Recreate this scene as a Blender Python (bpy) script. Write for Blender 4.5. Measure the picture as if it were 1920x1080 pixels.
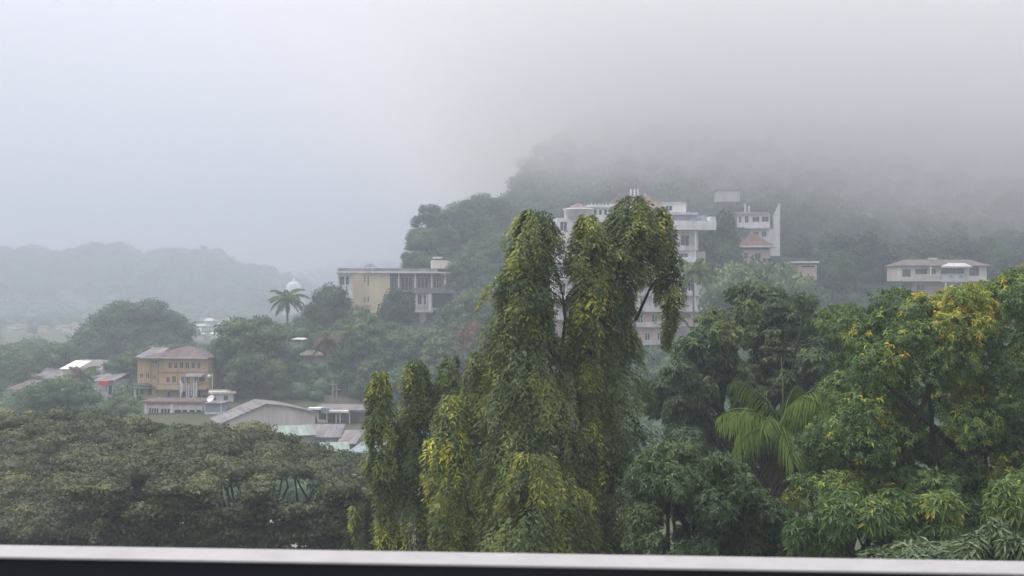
import bpy, math, random
import numpy as np
from mathutils import Vector

for o in list(bpy.data.objects):
    bpy.data.objects.remove(o)
S = bpy.context.scene
COL = S.collection
RAD = math.radians
F = 2059.0          # focal length in pixels of a 1920 px wide picture
CZ = 30.0           # height of the balcony camera

# ------------------------------------------------------------------ camera
cd = bpy.data.cameras.new("camera")
cam = bpy.data.objects.new("camera", cd); COL.objects.link(cam)
cam.location = (0, 0, CZ); cam.rotation_euler = (RAD(90), 0, 0)
cd.sensor_width = 36; cd.lens = 36 * F / 1920
cd.clip_start = 0.05; cd.clip_end = 8000
cd.dof.use_dof = True; cd.dof.focus_distance = 60; cd.dof.aperture_fstop = 13.0
S.camera = cam

# ------------------------------------------------------------------ overcast sky
W = bpy.data.worlds.new("World"); S.world = W; W.use_nodes = True
nt = W.node_tree; N = nt.nodes; LK = nt.links; N.clear()
SUN_EL, SUN_ROT = RAD(60), RAD(-62)          # sun high, ahead and to the left behind the cloud
def wn(t, **k):
    n = N.new(t)
    for a, b in k.items(): setattr(n, a, b)
    return n
out = wn("ShaderNodeOutputWorld"); bgA = wn("ShaderNodeBackground"); bgB = wn("ShaderNodeBackground"); add = wn("ShaderNodeAddShader")
sky = wn("ShaderNodeTexSky"); sky.sky_type = 'NISHITA'; sky.sun_disc = False; sky.sun_elevation = SUN_EL; sky.sun_rotation = SUN_ROT
LK.new(sky.outputs[0], bgA.inputs[0]); bgA.inputs[1].default_value = 0.05 * 0.5
tc = wn("ShaderNodeTexCoord"); sep = wn("ShaderNodeSeparateXYZ"); LK.new(tc.outputs["Generated"], sep.inputs[0])
# CIE overcast cloud layer: zenith brighter than the horizon by 1 + 2 sin(elevation), dim below the horizon
m1 = wn("ShaderNodeMath", operation='MULTIPLY_ADD'); LK.new(sep.outputs[2], m1.inputs[0]); m1.inputs[1].default_value = 2.7; m1.inputs[2].default_value = 1.0
m2 = wn("ShaderNodeMapRange"); LK.new(sep.outputs[2], m2.inputs[0]); m2.inputs[1].default_value = -0.05; m2.inputs[2].default_value = 0.0; m2.inputs[3].default_value = 0.30; m2.inputs[4].default_value = 1.0
m3 = wn("ShaderNodeMath", operation='MAXIMUM'); LK.new(m1.outputs[0], m3.inputs[0]); m3.inputs[1].default_value = 0.9
m4 = wn("ShaderNodeMath", operation='MULTIPLY'); LK.new(m3.outputs[0], m4.inputs[0]); LK.new(m2.outputs[0], m4.inputs[1])
nz = wn("ShaderNodeTexNoise"); nz.inputs["Scale"].default_value = 1.3; nz.inputs["Detail"].default_value = 3.0
mp = wn("ShaderNodeMapping"); mp.inputs["Scale"].default_value = (1, 1, 3.0); LK.new(tc.outputs["Generated"], mp.inputs[0]); LK.new(mp.outputs[0], nz.inputs["Vector"])
m5 = wn("ShaderNodeMapRange"); LK.new(nz.outputs[0], m5.inputs[0]); m5.inputs[1].default_value = 0.3; m5.inputs[2].default_value = 0.7; m5.inputs[3].default_value = 0.90; m5.inputs[4].default_value = 1.10
m6 = wn("ShaderNodeMath", operation='MULTIPLY'); LK.new(m4.outputs[0], m6.inputs[0]); LK.new(m5.outputs[0], m6.inputs[1])
# cloud layer a little thinner round the sun
sd = Vector((math.sin(SUN_ROT) * math.cos(SUN_EL), math.cos(SUN_ROT) * math.cos(SUN_EL), math.sin(SUN_EL)))
dt = wn("ShaderNodeVectorMath", operation='DOT_PRODUCT'); LK.new(tc.outputs["Generated"], dt.inputs[0]); dt.inputs[1].default_value = sd
m7 = wn("ShaderNodeMapRange"); LK.new(dt.outputs["Value"], m7.inputs[0]); m7.inputs[1].default_value = 0.2; m7.inputs[2].default_value = 1.0; m7.inputs[3].default_value = 0.92; m7.inputs[4].default_value = 1.45
m8 = wn("ShaderNodeMath", operation='MULTIPLY'); LK.new(m6.outputs[0], m8.inputs[0]); LK.new(m7.outputs[0], m8.inputs[1])
bgB.inputs[0].default_value = (0.985, 0.90, 0.92, 1)
m9 = wn("ShaderNodeMath", operation='MULTIPLY'); LK.new(m8.outputs[0], m9.inputs[0]); m9.inputs[1].default_value = 0.268
LK.new(m9.outputs[0], bgB.inputs[1])
LK.new(bgA.outputs[0], add.inputs[0]); LK.new(bgB.outputs[0], add.inputs[1]); LK.new(add.outputs[0], out.inputs[0])

# ------------------------------------------------------------------ sun
sl = bpy.data.lights.new("sun", 'SUN'); sl.energy = 1.6; sl.angle = RAD(18); sl.color = (1.0, 0.95, 0.86)
so = bpy.data.objects.new("sun", sl); COL.objects.link(so)
so.rotation_euler = (-sd).to_track_quat('-Z', 'Y').to_euler()

# ------------------------------------------------------------------ render
S.render.engine = 'CYCLES'
S.view_settings.view_transform = 'Standard'; S.view_settings.look = 'None'
S.view_settings.exposure = 1.06; S.view_settings.gamma = 1; S.view_settings.use_curve_mapping = False
c = S.cycles
c.use_denoising = True; c.max_bounces = 9; c.diffuse_bounces = 3; c.glossy_bounces = 2
c.transmission_bounces = 3; c.volume_bounces = 6; c.transparent_max_bounces = 8
c.sample_clamp_indirect = 6; c.caustics_reflective = False; c.caustics_refractive = False
c.use_adaptive_sampling = True; c.adaptive_threshold = 0.02
c.volume_step_rate = 1.2
S.render.use_persistent_data = False

# ------------------------------------------------------------------ helpers
def px(p, D): return (p - 960.0) / F * D
def pz(p, D): return CZ - (p - 540.0) / F * D
def sm(a, b, x):
    t = np.clip((np.asarray(x, float) - a) / (b - a), 0, 1); return t * t * (3 - 2 * t)

MATS = {}
def new_mat(name):
    m = bpy.data.materials.new(name); m.use_nodes = True; MATS[name] = m
    n = m.node_tree.nodes; n.clear()
    o = n.new("ShaderNodeOutputMaterial"); return m, m.node_tree, n, m.node_tree.links, o
def c4(c): return (c[0], c[1], c[2], 1)

def foliage(name, stops, trans=0.22, rough=0.5, gain=1.5, vary=0.0):
    m, t, n, l, o = new_mat(name)
    at = n.new("ShaderNodeAttribute"); at.attribute_name = "tone"
    r = n.new("ShaderNodeValToRGB"); oi = n.new("ShaderNodeObjectInfo"); ov = n.new("ShaderNodeMapRange"); l.new(oi.outputs["Random"], ov.inputs[0])
    ov.inputs[3].default_value = -vary; ov.inputs[4].default_value = vary; oa = n.new("ShaderNodeMath"); oa.operation = 'ADD'; oa.use_clamp = True
    l.new(at.outputs["Fac"], oa.inputs[0]); l.new(ov.outputs[0], oa.inputs[1]); l.new(oa.outputs[0], r.inputs[0])
    while len(r.color_ramp.elements) > 1: r.color_ramp.elements.remove(r.color_ramp.elements[-1])
    r.color_ramp.elements[0].position = stops[0][0]; r.color_ramp.elements[0].color = c4(tuple(q * gain for q in stops[0][1]))
    for p, col in stops[1:]:
        e = r.color_ramp.elements.new(p); e.color = c4((min(.6, col[0] * gain * 1.10), min(.6, col[1] * gain), min(.6, col[2] * gain)))
    b = n.new("ShaderNodeBsdfPrincipled"); l.new(r.outputs[0], b.inputs["Base Color"])
    b.inputs["Roughness"].default_value = rough; b.inputs["Specular IOR Level"].default_value = 0.3
    tr = n.new("ShaderNodeBsdfTranslucent"); l.new(r.outputs[0], tr.inputs[0])
    mx = n.new("ShaderNodeMixShader"); mx.inputs[0].default_value = trans
    l.new(b.outputs[0], mx.inputs[1]); l.new(tr.outputs[0], mx.inputs[2]); l.new(mx.outputs[0], o.inputs[0])
    return m

def surface(name, col, col2=None, amount=0.5, scale=0.6, stretch=0.15, rough=0.85, detail=5, metallic=0.0, bump=0.0):
    """plain procedural surface: colour broken by streaky weathering"""
    m, t, n, l, o = new_mat(name)
    b = n.new("ShaderNodeBsdfPrincipled"); b.inputs["Roughness"].default_value = rough; b.inputs["Metallic"].default_value = metallic
    b.inputs["Specular IOR Level"].default_value = 0.25
    if col2 is None: col2 = tuple(x * 0.55 for x in col)
    g = n.new("ShaderNodeNewGeometry"); mpn = n.new("ShaderNodeMapping"); mpn.inputs["Scale"].default_value = (1, 1, stretch)
    l.new(g.outputs["Position"], mpn.inputs[0])
    nn = n.new("ShaderNodeTexNoise"); nn.inputs["Scale"].default_value = scale; nn.inputs["Detail"].default_value = detail; nn.inputs["Roughness"].default_value = 0.65
    l.new(mpn.outputs[0], nn.inputs["Vector"])
    r = n.new("ShaderNodeValToRGB"); r.color_ramp.elements[0].position = 0.40; r.color_ramp.elements[1].position = 0.68
    l.new(nn.outputs[0], r.inputs[0])
    mu = n.new("ShaderNodeMath"); mu.operation = 'MULTIPLY'; mu.inputs[1].default_value = min(1.0, amount * 1.2); l.new(r.outputs[0], mu.inputs[0])
    mx = n.new("ShaderNodeMix"); mx.data_type = 'RGBA'; mx.inputs[6].default_value = c4(col); mx.inputs[7].default_value = c4(col2)
    l.new(mu.outputs[0], mx.inputs[0]); l.new(mx.outputs[2], b.inputs["Base Color"]); l.new(b.outputs[0], o.inputs[0])
    if bump:
        bp = n.new("ShaderNodeBump"); bp.inputs["Strength"].default_value = bump; l.new(nn.outputs[0], bp.inputs["Height"]); l.new(bp.outputs[0], b.inputs["Normal"])
    return m

def corrugated(name, col, col2, period=0.35, amount=0.6):
    m = surface(name, col, col2, amount, scale=0.5, stretch=0.5, rough=0.7)
    return m

G = {}
G['asoka'] = foliage('mast_tree_leaves', [(0.0, (0.020, 0.040, 0.014)), (0.35, (0.045, 0.078, 0.022)), (0.62, (0.088, 0.128, 0.030)), (0.82, (0.19, 0.22, 0.036)), (1.0, (0.32, 0.36, 0.045))], 0.26)
G['mango'] = foliage('mango_leaves', [(0.0, (0.024, 0.058, 0.020)), (0.40, (0.042, 0.088, 0.028)), (0.58, (0.080, 0.130, 0.034)), (0.72, (0.15, 0.19, 0.035)), (0.86, (0.26, 0.26, 0.035)), (0.94, (0.34, 0.26, 0.035)), (1.0, (0.34, 0.215, 0.045))], 0.28, gain=1.75)
G['rain'] = foliage('rain_tree_leaves', [(0.0, (0.030, 0.044, 0.022)), (0.5, (0.056, 0.078, 0.038)), (0.85, (0.095, 0.122, 0.05)), (1.0, (0.15, 0.17, 0.07))], 0.2, 0.65, gain=1.3)
G['dark'] = foliage('dark_broad_leaves', [(0.0, (0.014, 0.034, 0.016)), (0.5, (0.034, 0.064, 0.028)), (0.85, (0.062, 0.105, 0.042)), (1.0, (0.12, 0.15, 0.05))], 0.3, gain=1.65, vary=.14)
G['green'] = foliage('fresh_green_leaves', [(0.0, (0.030, 0.056, 0.022)), (0.5, (0.060, 0.100, 0.038)), (0.85, (0.105, 0.155, 0.055)), (1.0, (0.18, 0.22, 0.06))], 0.24, gain=1.6, vary=.16)
G['pale'] = foliage('pale_green_leaves', [(0.0, (0.05, 0.085, 0.05)), (0.5, (0.10, 0.15, 0.08)), (1.0, (0.20, 0.25, 0.14))], 0.22)
G['brown'] = foliage('russet_leaves', [(0.0, (0.05, 0.045, 0.025)), (0.5, (0.10, 0.08, 0.045)), (1.0, (0.22, 0.15, 0.07))], 0.22)
G['wood'] = foliage('hillside_wood_leaves', [(0.0, (0.018, 0.046, 0.021)), (0.5, (0.038, 0.084, 0.037)), (1.0, (0.080, 0.15, 0.050))], 0.36, gain=1.75, vary=.17)
G['palm'] = foliage('palm_leaflets', [(0.0, (0.030, 0.052, 0.018)), (0.5, (0.065, 0.110, 0.03)), (1.0, (0.17, 0.24, 0.045))], 0.28)
G['palmpale'] = foliage('pale_palm_leaflets', [(0.0, (0.07, 0.12, 0.03)), (0.5, (0.15, 0.24, 0.06)), (1.0, (0.28, 0.38, 0.12))], 0.34, gain=1.5)  # lighter green than the common palm leaflets
G['palmdry'] = foliage('dry_palm_leaflets', [(0.0, (0.05, 0.045, 0.03)), (0.5, (0.10, 0.088, 0.055)), (1.0, (0.24, 0.17, 0.09))], 0.25)
G['palmyel'] = foliage('yellowing_lit_palm_leaflets', [(0.0, (0.12, 0.12, 0.04)), (0.5, (0.26, 0.25, 0.08)), (1.0, (0.42, 0.36, 0.12))], 0.25)
BARK = surface('bark', (0.085, 0.070, 0.055), (0.035, 0.03, 0.026), 0.8, 2.5, 0.4, 0.95)
DBARK = surface('dark_bark', (0.030, 0.026, 0.022), (0.055, 0.055, 0.045), 0.6, 2.0, 0.4, 0.95)
GBARK = surface('grey_bark', (0.20, 0.19, 0.17), (0.09, 0.085, 0.075), 0.8, 1.5, 0.3, 0.95)
WHITE = surface('white_paint', (0.78, 0.79, 0.78), (0.46, 0.45, 0.42), 0.55, 0.7, 0.18)
OFFW = surface('off_white_render', (0.62, 0.62, 0.60), (0.36, 0.35, 0.32), 0.6, 0.5, 0.15)
CREAM = surface('cream_render', (0.74, 0.65, 0.44), (0.45, 0.38, 0.25), 0.5, 0.35, 0.2)
CREAMW = surface('pale_cream_render', (0.72, 0.69, 0.60), (0.42, 0.40, 0.34), 0.45, 0.5, 0.2)
ORANGE = surface('orange_ochre_render', (0.60, 0.42, 0.21), (0.36, 0.30, 0.22), 0.85, 0.55, 0.2)
OCHRE = surface('pale_ochre_render', (0.58, 0.45, 0.22), (0.36, 0.31, 0.23), 0.7, 0.6, 0.2)
PINK = surface('pink_render', (0.60, 0.44, 0.38), (0.42, 0.33, 0.29), 0.5, 0.4, 0.2)
CONC = surface('weathered_concrete', (0.30, 0.29, 0.27), (0.14, 0.135, 0.12), 0.8, 0.6, 0.2)
GREYR = surface('grey_sheet_roof', (0.20, 0.195, 0.20), (0.13, 0.12, 0.12), 0.7, 0.7, 0.5)
MAROON = surface('brown_maroon_roof', (0.115, 0.088, 0.09), (0.16, 0.13, 0.13), 0.7, 0.8, 0.4)
TILE = surface('terracotta_roof', (0.23, 0.135, 0.115), (0.16, 0.11, 0.095), 0.6, 0.8, 0.6)
BROWNR = surface('faded_brown_roof', (0.22, 0.185, 0.165), (0.15, 0.13, 0.12), 0.6, 0.8, 0.6)
WAREW = surface('warehouse_wall', (0.64, 0.61, 0.57), (0.38, 0.35, 0.32), 0.7, 0.30, 0.07)
MINT = surface('mint_sheet', (0.24, 0.30, 0.26), (0.18, 0.22, 0.2), 0.5, 0.6, 0.5)
BLUEG = surface('blue_grey_wall', (0.36, 0.41, 0.50), (0.25, 0.28, 0.33), 0.5, 0.5, 0.3)
TEAL = surface('teal_sheet', (0.22, 0.28, 0.29), (0.17, 0.22, 0.23), 0.5, 0.6, 0.5)
RED = surface('red_awning_cloth', (0.60, 0.10, 0.09), (0.40, 0.10, 0.09), 0.4, 1.0, 1.0)
DARK = surface('dark_interior', (0.035, 0.036, 0.04), (0.05, 0.045, 0.04), 0.5, 0.8, 0.5)
DARKM = surface('dark_shaded_metal', (0.012, 0.014, 0.020), (0.02, 0.021, 0.026), 0.4, 3.0, 1.0, 0.9)
CAPM = surface('light_grey_painted_metal', (0.33, 0.33, 0.335), (0.25, 0.25, 0.255), 0.5, 22.0, 1.0, 0.45)
GLASS, _t, _n, _l, _o = new_mat('window_glass')
_b = _n.new("ShaderNodeBsdfPrincipled"); _b.inputs["Base Color"].default_value = (0.05, 0.06, 0.068, 1); _b.inputs["Roughness"].default_value = 0.12
_l.new(_b.outputs[0], _o.inputs[0])

def sheet_seams(mat, per=1.0):
    t = mat.node_tree; n = t.nodes; l = t.links; b = next(q for q in n if q.type == 'BSDF_PRINCIPLED'); src = b.inputs["Base Color"].links[0].from_socket
    tcn = n.new("ShaderNodeTexCoord"); mpn = n.new("ShaderNodeMapping"); mpn.inputs["Scale"].default_value = (2.2 / per, 0.12, 0.12); l.new(tcn.outputs["Object"], mpn.inputs[0])
    nn = n.new("ShaderNodeTexNoise"); nn.inputs["Scale"].default_value = 1.0; nn.inputs["Detail"].default_value = 4.0; l.new(mpn.outputs[0], nn.inputs["Vector"])
    mr_ = n.new("ShaderNodeMapRange"); l.new(nn.outputs[0], mr_.inputs[0]); mr_.inputs[1].default_value = .3; mr_.inputs[2].default_value = .7; mr_.inputs[3].default_value = .62; mr_.inputs[4].default_value = 1.25
    mx = n.new("ShaderNodeMix"); mx.data_type = 'RGBA'; mx.blend_type = 'MULTIPLY'; mx.inputs[0].default_value = 1.0; l.new(src, mx.inputs[6]); l.new(mr_.outputs[0], mx.inputs[7]); l.new(mx.outputs[2], b.inputs["Base Color"])
for m_ in (GREYR, MAROON, BROWNR, TILE, MINT, TEAL): sheet_seams(m_)

class MB:
    def __init__(s): s.v = []; s.f = []
    def box(s, x0, x1, y0, y1, z0, z1):
        b = len(s.v)
        s.v += [(x0, y0, z0), (x1, y0, z0), (x1, y1, z0), (x0, y1, z0), (x0, y0, z1), (x1, y0, z1), (x1, y1, z1), (x0, y1, z1)]
        s.f += [(b, b+3, b+2, b+1), (b+4, b+5, b+6, b+7), (b, b+1, b+5, b+4), (b+1, b+2, b+6, b+5), (b+2, b+3, b+7, b+6), (b+3, b, b+4, b+7)]
        return s
    def prism(s, poly, y0, y1):
        """extrude a polygon in xz along y"""
        b = len(s.v); n = len(poly)
        s.v += [(p[0], y0, p[1]) for p in poly] + [(p[0], y1, p[1]) for p in poly]
        s.f += [tuple(b + i for i in range(n)), tuple(b + n + i for i in reversed(range(n)))]
        s.f += [(b + i, b + n + i, b + n + (i + 1) % n, b + (i + 1) % n) for i in range(n)]
        return s
    def hull(s, vs, fs):
        b = len(s.v); s.v += vs; s.f += [tuple(b + i for i in f) for f in fs]; return s
    def hip(s, x0, x1, y0, y1, z, h, inset, t=0.12, conc=0.0):
        """hipped roof with an eave thickness"""
        ix = min(inset, (x1 - x0) / 2 - 0.01); iy = (y1 - y0) / 2 - 0.01
        b = len(s.v)
        ring = lambda k, zz: [(x0 + ix*k, y0 + iy*k, zz), (x1 - ix*k, y0 + iy*k, zz), (x1 - ix*k, y1 - iy*k, zz), (x0 + ix*k, y1 - iy*k, zz)]
        s.v += ring(0, z) + ring(0, z + t) + ring(0.5, z + t + h * (0.5 - conc)) + ring(1, z + t + h)
        s.f.append((b+3, b+2, b+1, b))
        for k in range(3):
            for i in range(4):
                j = (i + 1) % 4
                s.f.append((b + 4*k + i, b + 4*k + j, b + 4*k + 4 + j, b + 4*k + 4 + i))
        s.f.append((b+12, b+13, b+14, b+15))
        return s
    def tube(s, pts, rad, n=6):
        pts = [Vector(p) for p in pts]; b = len(s.v)
        for i, p in enumerate(pts):
            d = (pts[min(i+1, len(pts)-1)] - pts[max(i-1, 0)]).normalized()
            u = d.cross(Vector((0.31, 0.87, 0.12)) if abs(d.z) > 0.5 else Vector((0, 0, 1))).normalized(); w = d.cross(u)
            for k in range(n):
                a = 2 * math.pi * k / n
                s.v.append(tuple(p + (u * math.cos(a) + w * math.sin(a)) * rad[i]))
        for i in range(len(pts) - 1):
            for k in range(n):
                k2 = (k + 1) % n
                s.f.append((b + i*n + k, b + i*n + k2, b + (i+1)*n + k2, b + (i+1)*n + k))
        s.f.append(tuple(b + k for k in reversed(range(n)))); e = b + (len(pts)-1)*n; s.f.append(tuple(e + k for k in range(n)))
        return s
    def lathe(s, prof, n=16, cx=0, cy=0):
        b = len(s.v)
        for r, z in prof:
            for k in range(n):
                a = 2*math.pi*k/n; s.v.append((cx + r*math.cos(a), cy + r*math.sin(a), z))
        for i in range(len(prof)-1):
            for k in range(n):
                k2 = (k+1) % n; s.f.append((b+i*n+k, b+i*n+k2, b+(i+1)*n+k2, b+(i+1)*n+k))
        s.f.append(tuple(b+k for k in reversed(range(n)))); e = b+(len(prof)-1)*n; s.f.append(tuple(e+k for k in range(n)))
        return s
    def wall(s, x0, x1, z0, z1, y0, y1, ops=()):
        """wall in the xz plane, y0..y1 thick, with rectangular openings (a,b,c,d)=(x,x,z,z)"""
        xs = sorted(set([x0, x1] + [q for o in ops for q in o[:2] if x0 < q < x1]))
        for i in range(len(xs) - 1):
            a, b = xs[i], xs[i+1]; m = (a + b) / 2
            cuts = sorted((max(o[2], z0), min(o[3], z1)) for o in ops if o[0] < m < o[1])
            z = z0
            for c0, c1 in cuts:
                if c0 > z + 1e-4: s.box(a, b, y0, y1, z, c0)
                z = max(z, c1)
            if z < z1 - 1e-4: s.box(a, b, y0, y1, z, z1)
        return s
    def mesh(s, name):
        m = bpy.data.meshes.new(name); m.from_pydata(s.v, [], s.f); m.update(); return m
    def build(s, name, mat, parent=None, smooth=False):
        m = s.mesh(name); m.materials.append(mat)
        if smooth:
            for p in m.polygons: p.use_smooth = True
        o = bpy.data.objects.new(name, m); COL.objects.link(o); o.parent = parent
        return o

def tag(o, label, cat, group=None, kind=None):
    if label: o['label'] = label
    if cat: o['category'] = cat
    if group: o['group'] = group
    if kind: o['kind'] = kind
    return o
def thing(name, label, cat, loc=(0, 0, 0), rz=0.0, group=None):
    o = bpy.data.objects.new(name, None); COL.objects.link(o); o.empty_display_size = 0.5
    o.location = loc; o.rotation_euler = (0, 0, rz)
    return tag(o, label, cat, group)
def mobj(name, mesh, parent=None):
    o = bpy.data.objects.new(name, mesh); COL.objects.link(o); o.parent = parent; return o
def dup(root, loc, rz, sc, label=None, group=None, kids=None):
    r = root.copy(); COL.objects.link(r); r.location = loc; r.rotation_euler = (0, 0, rz); r.scale = sc
    if label: r['label'] = label
    if group: r['group'] = group
    for ch in (kids if kids is not None else list(root.children)):
        k = ch.copy(); COL.objects.link(k); k.parent = r
        for g in ch.children:
            d = g.copy(); COL.objects.link(d); d.parent = k
    return r

# ------------------------------------------------------------------ terrain
Y_R = [0, 150, 190, 230, 270, 300, 350, 420, 500, 620, 800, 1000, 1200]
Z_R = [0, 0, 3, 10, 20, 27, 40, 63, 90, 122, 138, 120, 60]
XL_Y = [150, 200, 260, 330, 420, 500, 620, 1200]
XL_X = [-40, -72, -62, -40, -18, -4, 30, 120]
R1 = [(-1500, 62), (-700, 58), (-629, 60), (-563, 55), (-498, 62), (-432, 52), (-367, 54), (-315, 38), (-272, 22), (-210, 0), (3000, 0)]
R2 = [(-3000, 20), (-600, 20), (-450, 38), (-384, 52), (-330, 66), (-278, 70), (-213, 64), (-171, 60), (0, 55), (600, 60), (3000, 50)]
def terrain(x, y):
    x = np.asarray(x, float); y = np.asarray(y, float)
    xl = np.interp(y, XL_Y, XL_X)
    h = np.interp(y, Y_R, Z_R) * sm(xl - 24, xl + 22, x)
    base = 6 - 3 * sm(250, 600, y)
    r1 = np.interp(x, [a for a, b in R1], [b for a, b in R1]) * sm(880, 1350, y) * (1 - sm(1400, 1800, y))
    r1 = r1 * (1 + 0.055 * np.sin(x * 0.062 + 0.4) + 0.05 * np.sin(x * 0.13 + 2.0) * np.sin(x * .021) + 0.035 * np.sin(x * 0.27 + y * .02))
    r2 = np.interp(x, [a for a, b in R2], [b for a, b in R2]) * sm(1800, 2250, y) * (1 - 0.3 * sm(2300, 2600, y))
    w = (np.sin(x * 0.021 + 1.3) * np.cos(y * 0.017) * 1.2 + np.sin(x * 0.053 + y * 0.031) * 0.6) * sm(110, 240, y)
    dip = 7.0 * np.exp(-((x + 22) ** 2 + (y - 262) ** 2) / (2 * 11.0 ** 2))
    return base + h + np.maximum(r1, r2) + w - dip
def tz(x, y): return float(terrain(x, y))

xs = np.concatenate([np.arange(-1500, -400, 50), np.arange(-400, 400, 8), np.arange(400, 1501, 50)])
ys = np.concatenate([np.arange(-300, 100, 40), np.arange(100, 620, 8), np.arange(620, 2601, 30)])
X, Y = np.meshgrid(xs, ys); Z = terrain(X, Y)
nx_, ny_ = len(xs), len(ys)
vv = np.stack([X.ravel(), Y.ravel(), Z.ravel()], 1)
ii = np.arange(nx_ * ny_).reshape(ny_, nx_)
ff = np.stack([ii[:-1, :-1].ravel(), ii[:-1, 1:].ravel(), ii[1:, 1:].ravel(), ii[1:, :-1].ravel()], 1)
gm = bpy.data.meshes.new("ground"); gm.from_pydata(vv.tolist(), [], ff.tolist())
for p in gm.polygons: p.use_smooth = True
GRM = surface('leafy_ground', (0.050, 0.070, 0.030), (0.09, 0.075, 0.05), 0.7, 0.12, 1.0, 0.95)
gm.materials.append(GRM)
gro = mobj("ground", gm); tag(gro, None, None, kind='structure')

# ------------------------------------------------------------------ leaf meshes
def unit(a): return a / (np.linalg.norm(a, axis=1, keepdims=True) + 1e-9)
def leaf_arrays(C, D, Nn, L, Wd, tone, fold=0.18, droop=0.12):
    """C base points, D leaf direction, Nn approximate normal, L, Wd arrays"""
    D = unit(D); Sd = unit(np.cross(D, Nn)); Nn = np.cross(Sd, D)
    L = L[:, None]; Wd = Wd[:, None]
    mid = C + D * L * 0.45
    v0 = C; v2 = C + D * L - np.array([0, 0, 1.0]) * L * droop
    v1 = mid + Sd * Wd * 0.5 + Nn * Wd * fold; v3 = mid - Sd * Wd * 0.5 + Nn * Wd * fold
    V = np.stack([v0, v1, v2, v3], 1).reshape(-1, 3)
    n = len(C); b = np.arange(n)[:, None] * 4
    T = np.concatenate([b + np.array([0, 1, 2]), b + np.array([0, 2, 3])], 1).reshape(-1, 3)
    return V, T, np.repeat(tone, 4)
def tri_mesh(name, parts, mat):
    V = []; T = []; A = []; off = 0
    for v, t, a in parts:
        V.append(v); T.append(t + off); A.append(a); off += len(v)
    V = np.concatenate(V).astype(np.float32); T = np.concatenate(T).astype(np.int32); A = np.clip(np.concatenate(A), 0, 1).astype(np.float32)
    m = bpy.data.meshes.new(name)
    m.vertices.add(len(V)); m.vertices.foreach_set("co", V.ravel())
    m.loops.add(len(T) * 3); m.loops.foreach_set("vertex_index", T.ravel())
    m.polygons.add(len(T)); m.polygons.foreach_set("loop_start", np.arange(0, len(T) * 3, 3, dtype=np.int32))
    try: m.polygons.foreach_set("loop_total", np.full(len(T), 3, dtype=np.int32))
    except Exception: pass
    at = m.attributes.new("tone", 'FLOAT', 'POINT'); at.data.foreach_set("value", A)
    m.materials.append(mat); m.update(calc_edges=True); return m
def ico(sub=1):
    t = (1 + 5 ** 0.5) / 2
    v = [(-1, t, 0), (1, t, 0), (-1, -t, 0), (1, -t, 0), (0, -1, t), (0, 1, t), (0, -1, -t), (0, 1, -t), (t, 0, -1), (t, 0, 1), (-t, 0, -1), (-t, 0, 1)]
    f = [(0,11,5),(0,5,1),(0,1,7),(0,7,10),(0,10,11),(1,5,9),(5,11,4),(11,10,2),(10,7,6),(7,1,8),(3,9,4),(3,4,2),(3,2,6),(3,6,8),(3,8,9),(4,9,5),(2,4,11),(6,2,10),(8,6,7),(9,8,1)]
    v = [np.array(a, float) / np.linalg.norm(a) for a in v]
    for _ in range(sub):
        c_ = {}; nf = []
        def mid(a, b):
            k = (min(a, b), max(a, b))
            if k not in c_:
                q = v[a] + v[b]; v.append(q / np.linalg.norm(q)); c_[k] = len(v) - 1
            return c_[k]
        for a, b, d in f:
            x, y, z = mid(a, b), mid(b, d), mid(d, a); nf += [(a, x, z), (b, y, x), (d, z, y), (x, y, z)]
        f = nf
    return np.array(v), np.array(f)
ICO1 = ico(1)
def rdirs(R, n):
    d = R.normal(size=(n, 3)); return unit(d)
def lump_cards(R, lumps, dens, size, aspect=0.55, tone0=0.45, tvar=0.16, ltv=0.14, core=0.72, shell=(0.80, 1.12), below=0.35, out=0.7, droop=0.1, flowers=0):
    """lumps: rows cx,cy,cz,rx,ry,rz[,tone]. dens = cards per square metre of lump surface"""
    parts = []
    for lp in lumps:
        c0 = np.array(lp[:3]); r = np.array(lp[3:6]); tl = (lp[6] if len(lp) > 6 else 0) + R.normal() * ltv
        area = 4 * math.pi * ((r[0]*r[1])**1.6 / 3 + (r[0]*r[2])**1.6 / 3 + (r[1]*r[2])**1.6 / 3) ** (1/1.6)
        n = max(6, int(area * dens))
        d = rdirs(R, n); keep = (d[:, 2] > -0.25) | (R.random(n) < below); d = d[keep]; n = len(d)
        # bumpy radius so that a lump has an uneven outline
        ph = R.random(6) * 6.28
        bump = 1 + 0.13 * np.sin(d[:, 0]*5 + ph[0]) * np.sin(d[:, 1]*5 + ph[1]) + 0.09 * np.sin(d[:, 2]*9 + ph[2] + d[:, 0]*7)
        P = c0 + d * r * (R.uniform(shell[0], shell[1], n) * bump)[:, None]
        nn = unit(d / r * r.mean() * out + R.normal(size=(n, 3)) * 0.55)
        dr = np.cross(nn, R.normal(size=(n, 3)))
        sz = size * R.uniform(0.6, 1.35, n)
        parts.append(leaf_arrays(P - unit(dr) * sz[:, None] * 0.5, dr, nn, sz, sz * aspect, tone0 + tl + R.normal(size=n) * tvar, 0.15, droop))
        if core > 0:  # solid core added inside the lump to stop light, toned darker
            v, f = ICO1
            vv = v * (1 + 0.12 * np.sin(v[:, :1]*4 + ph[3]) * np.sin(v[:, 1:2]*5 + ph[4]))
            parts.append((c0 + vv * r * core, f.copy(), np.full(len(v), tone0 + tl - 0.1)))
    return parts
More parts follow.
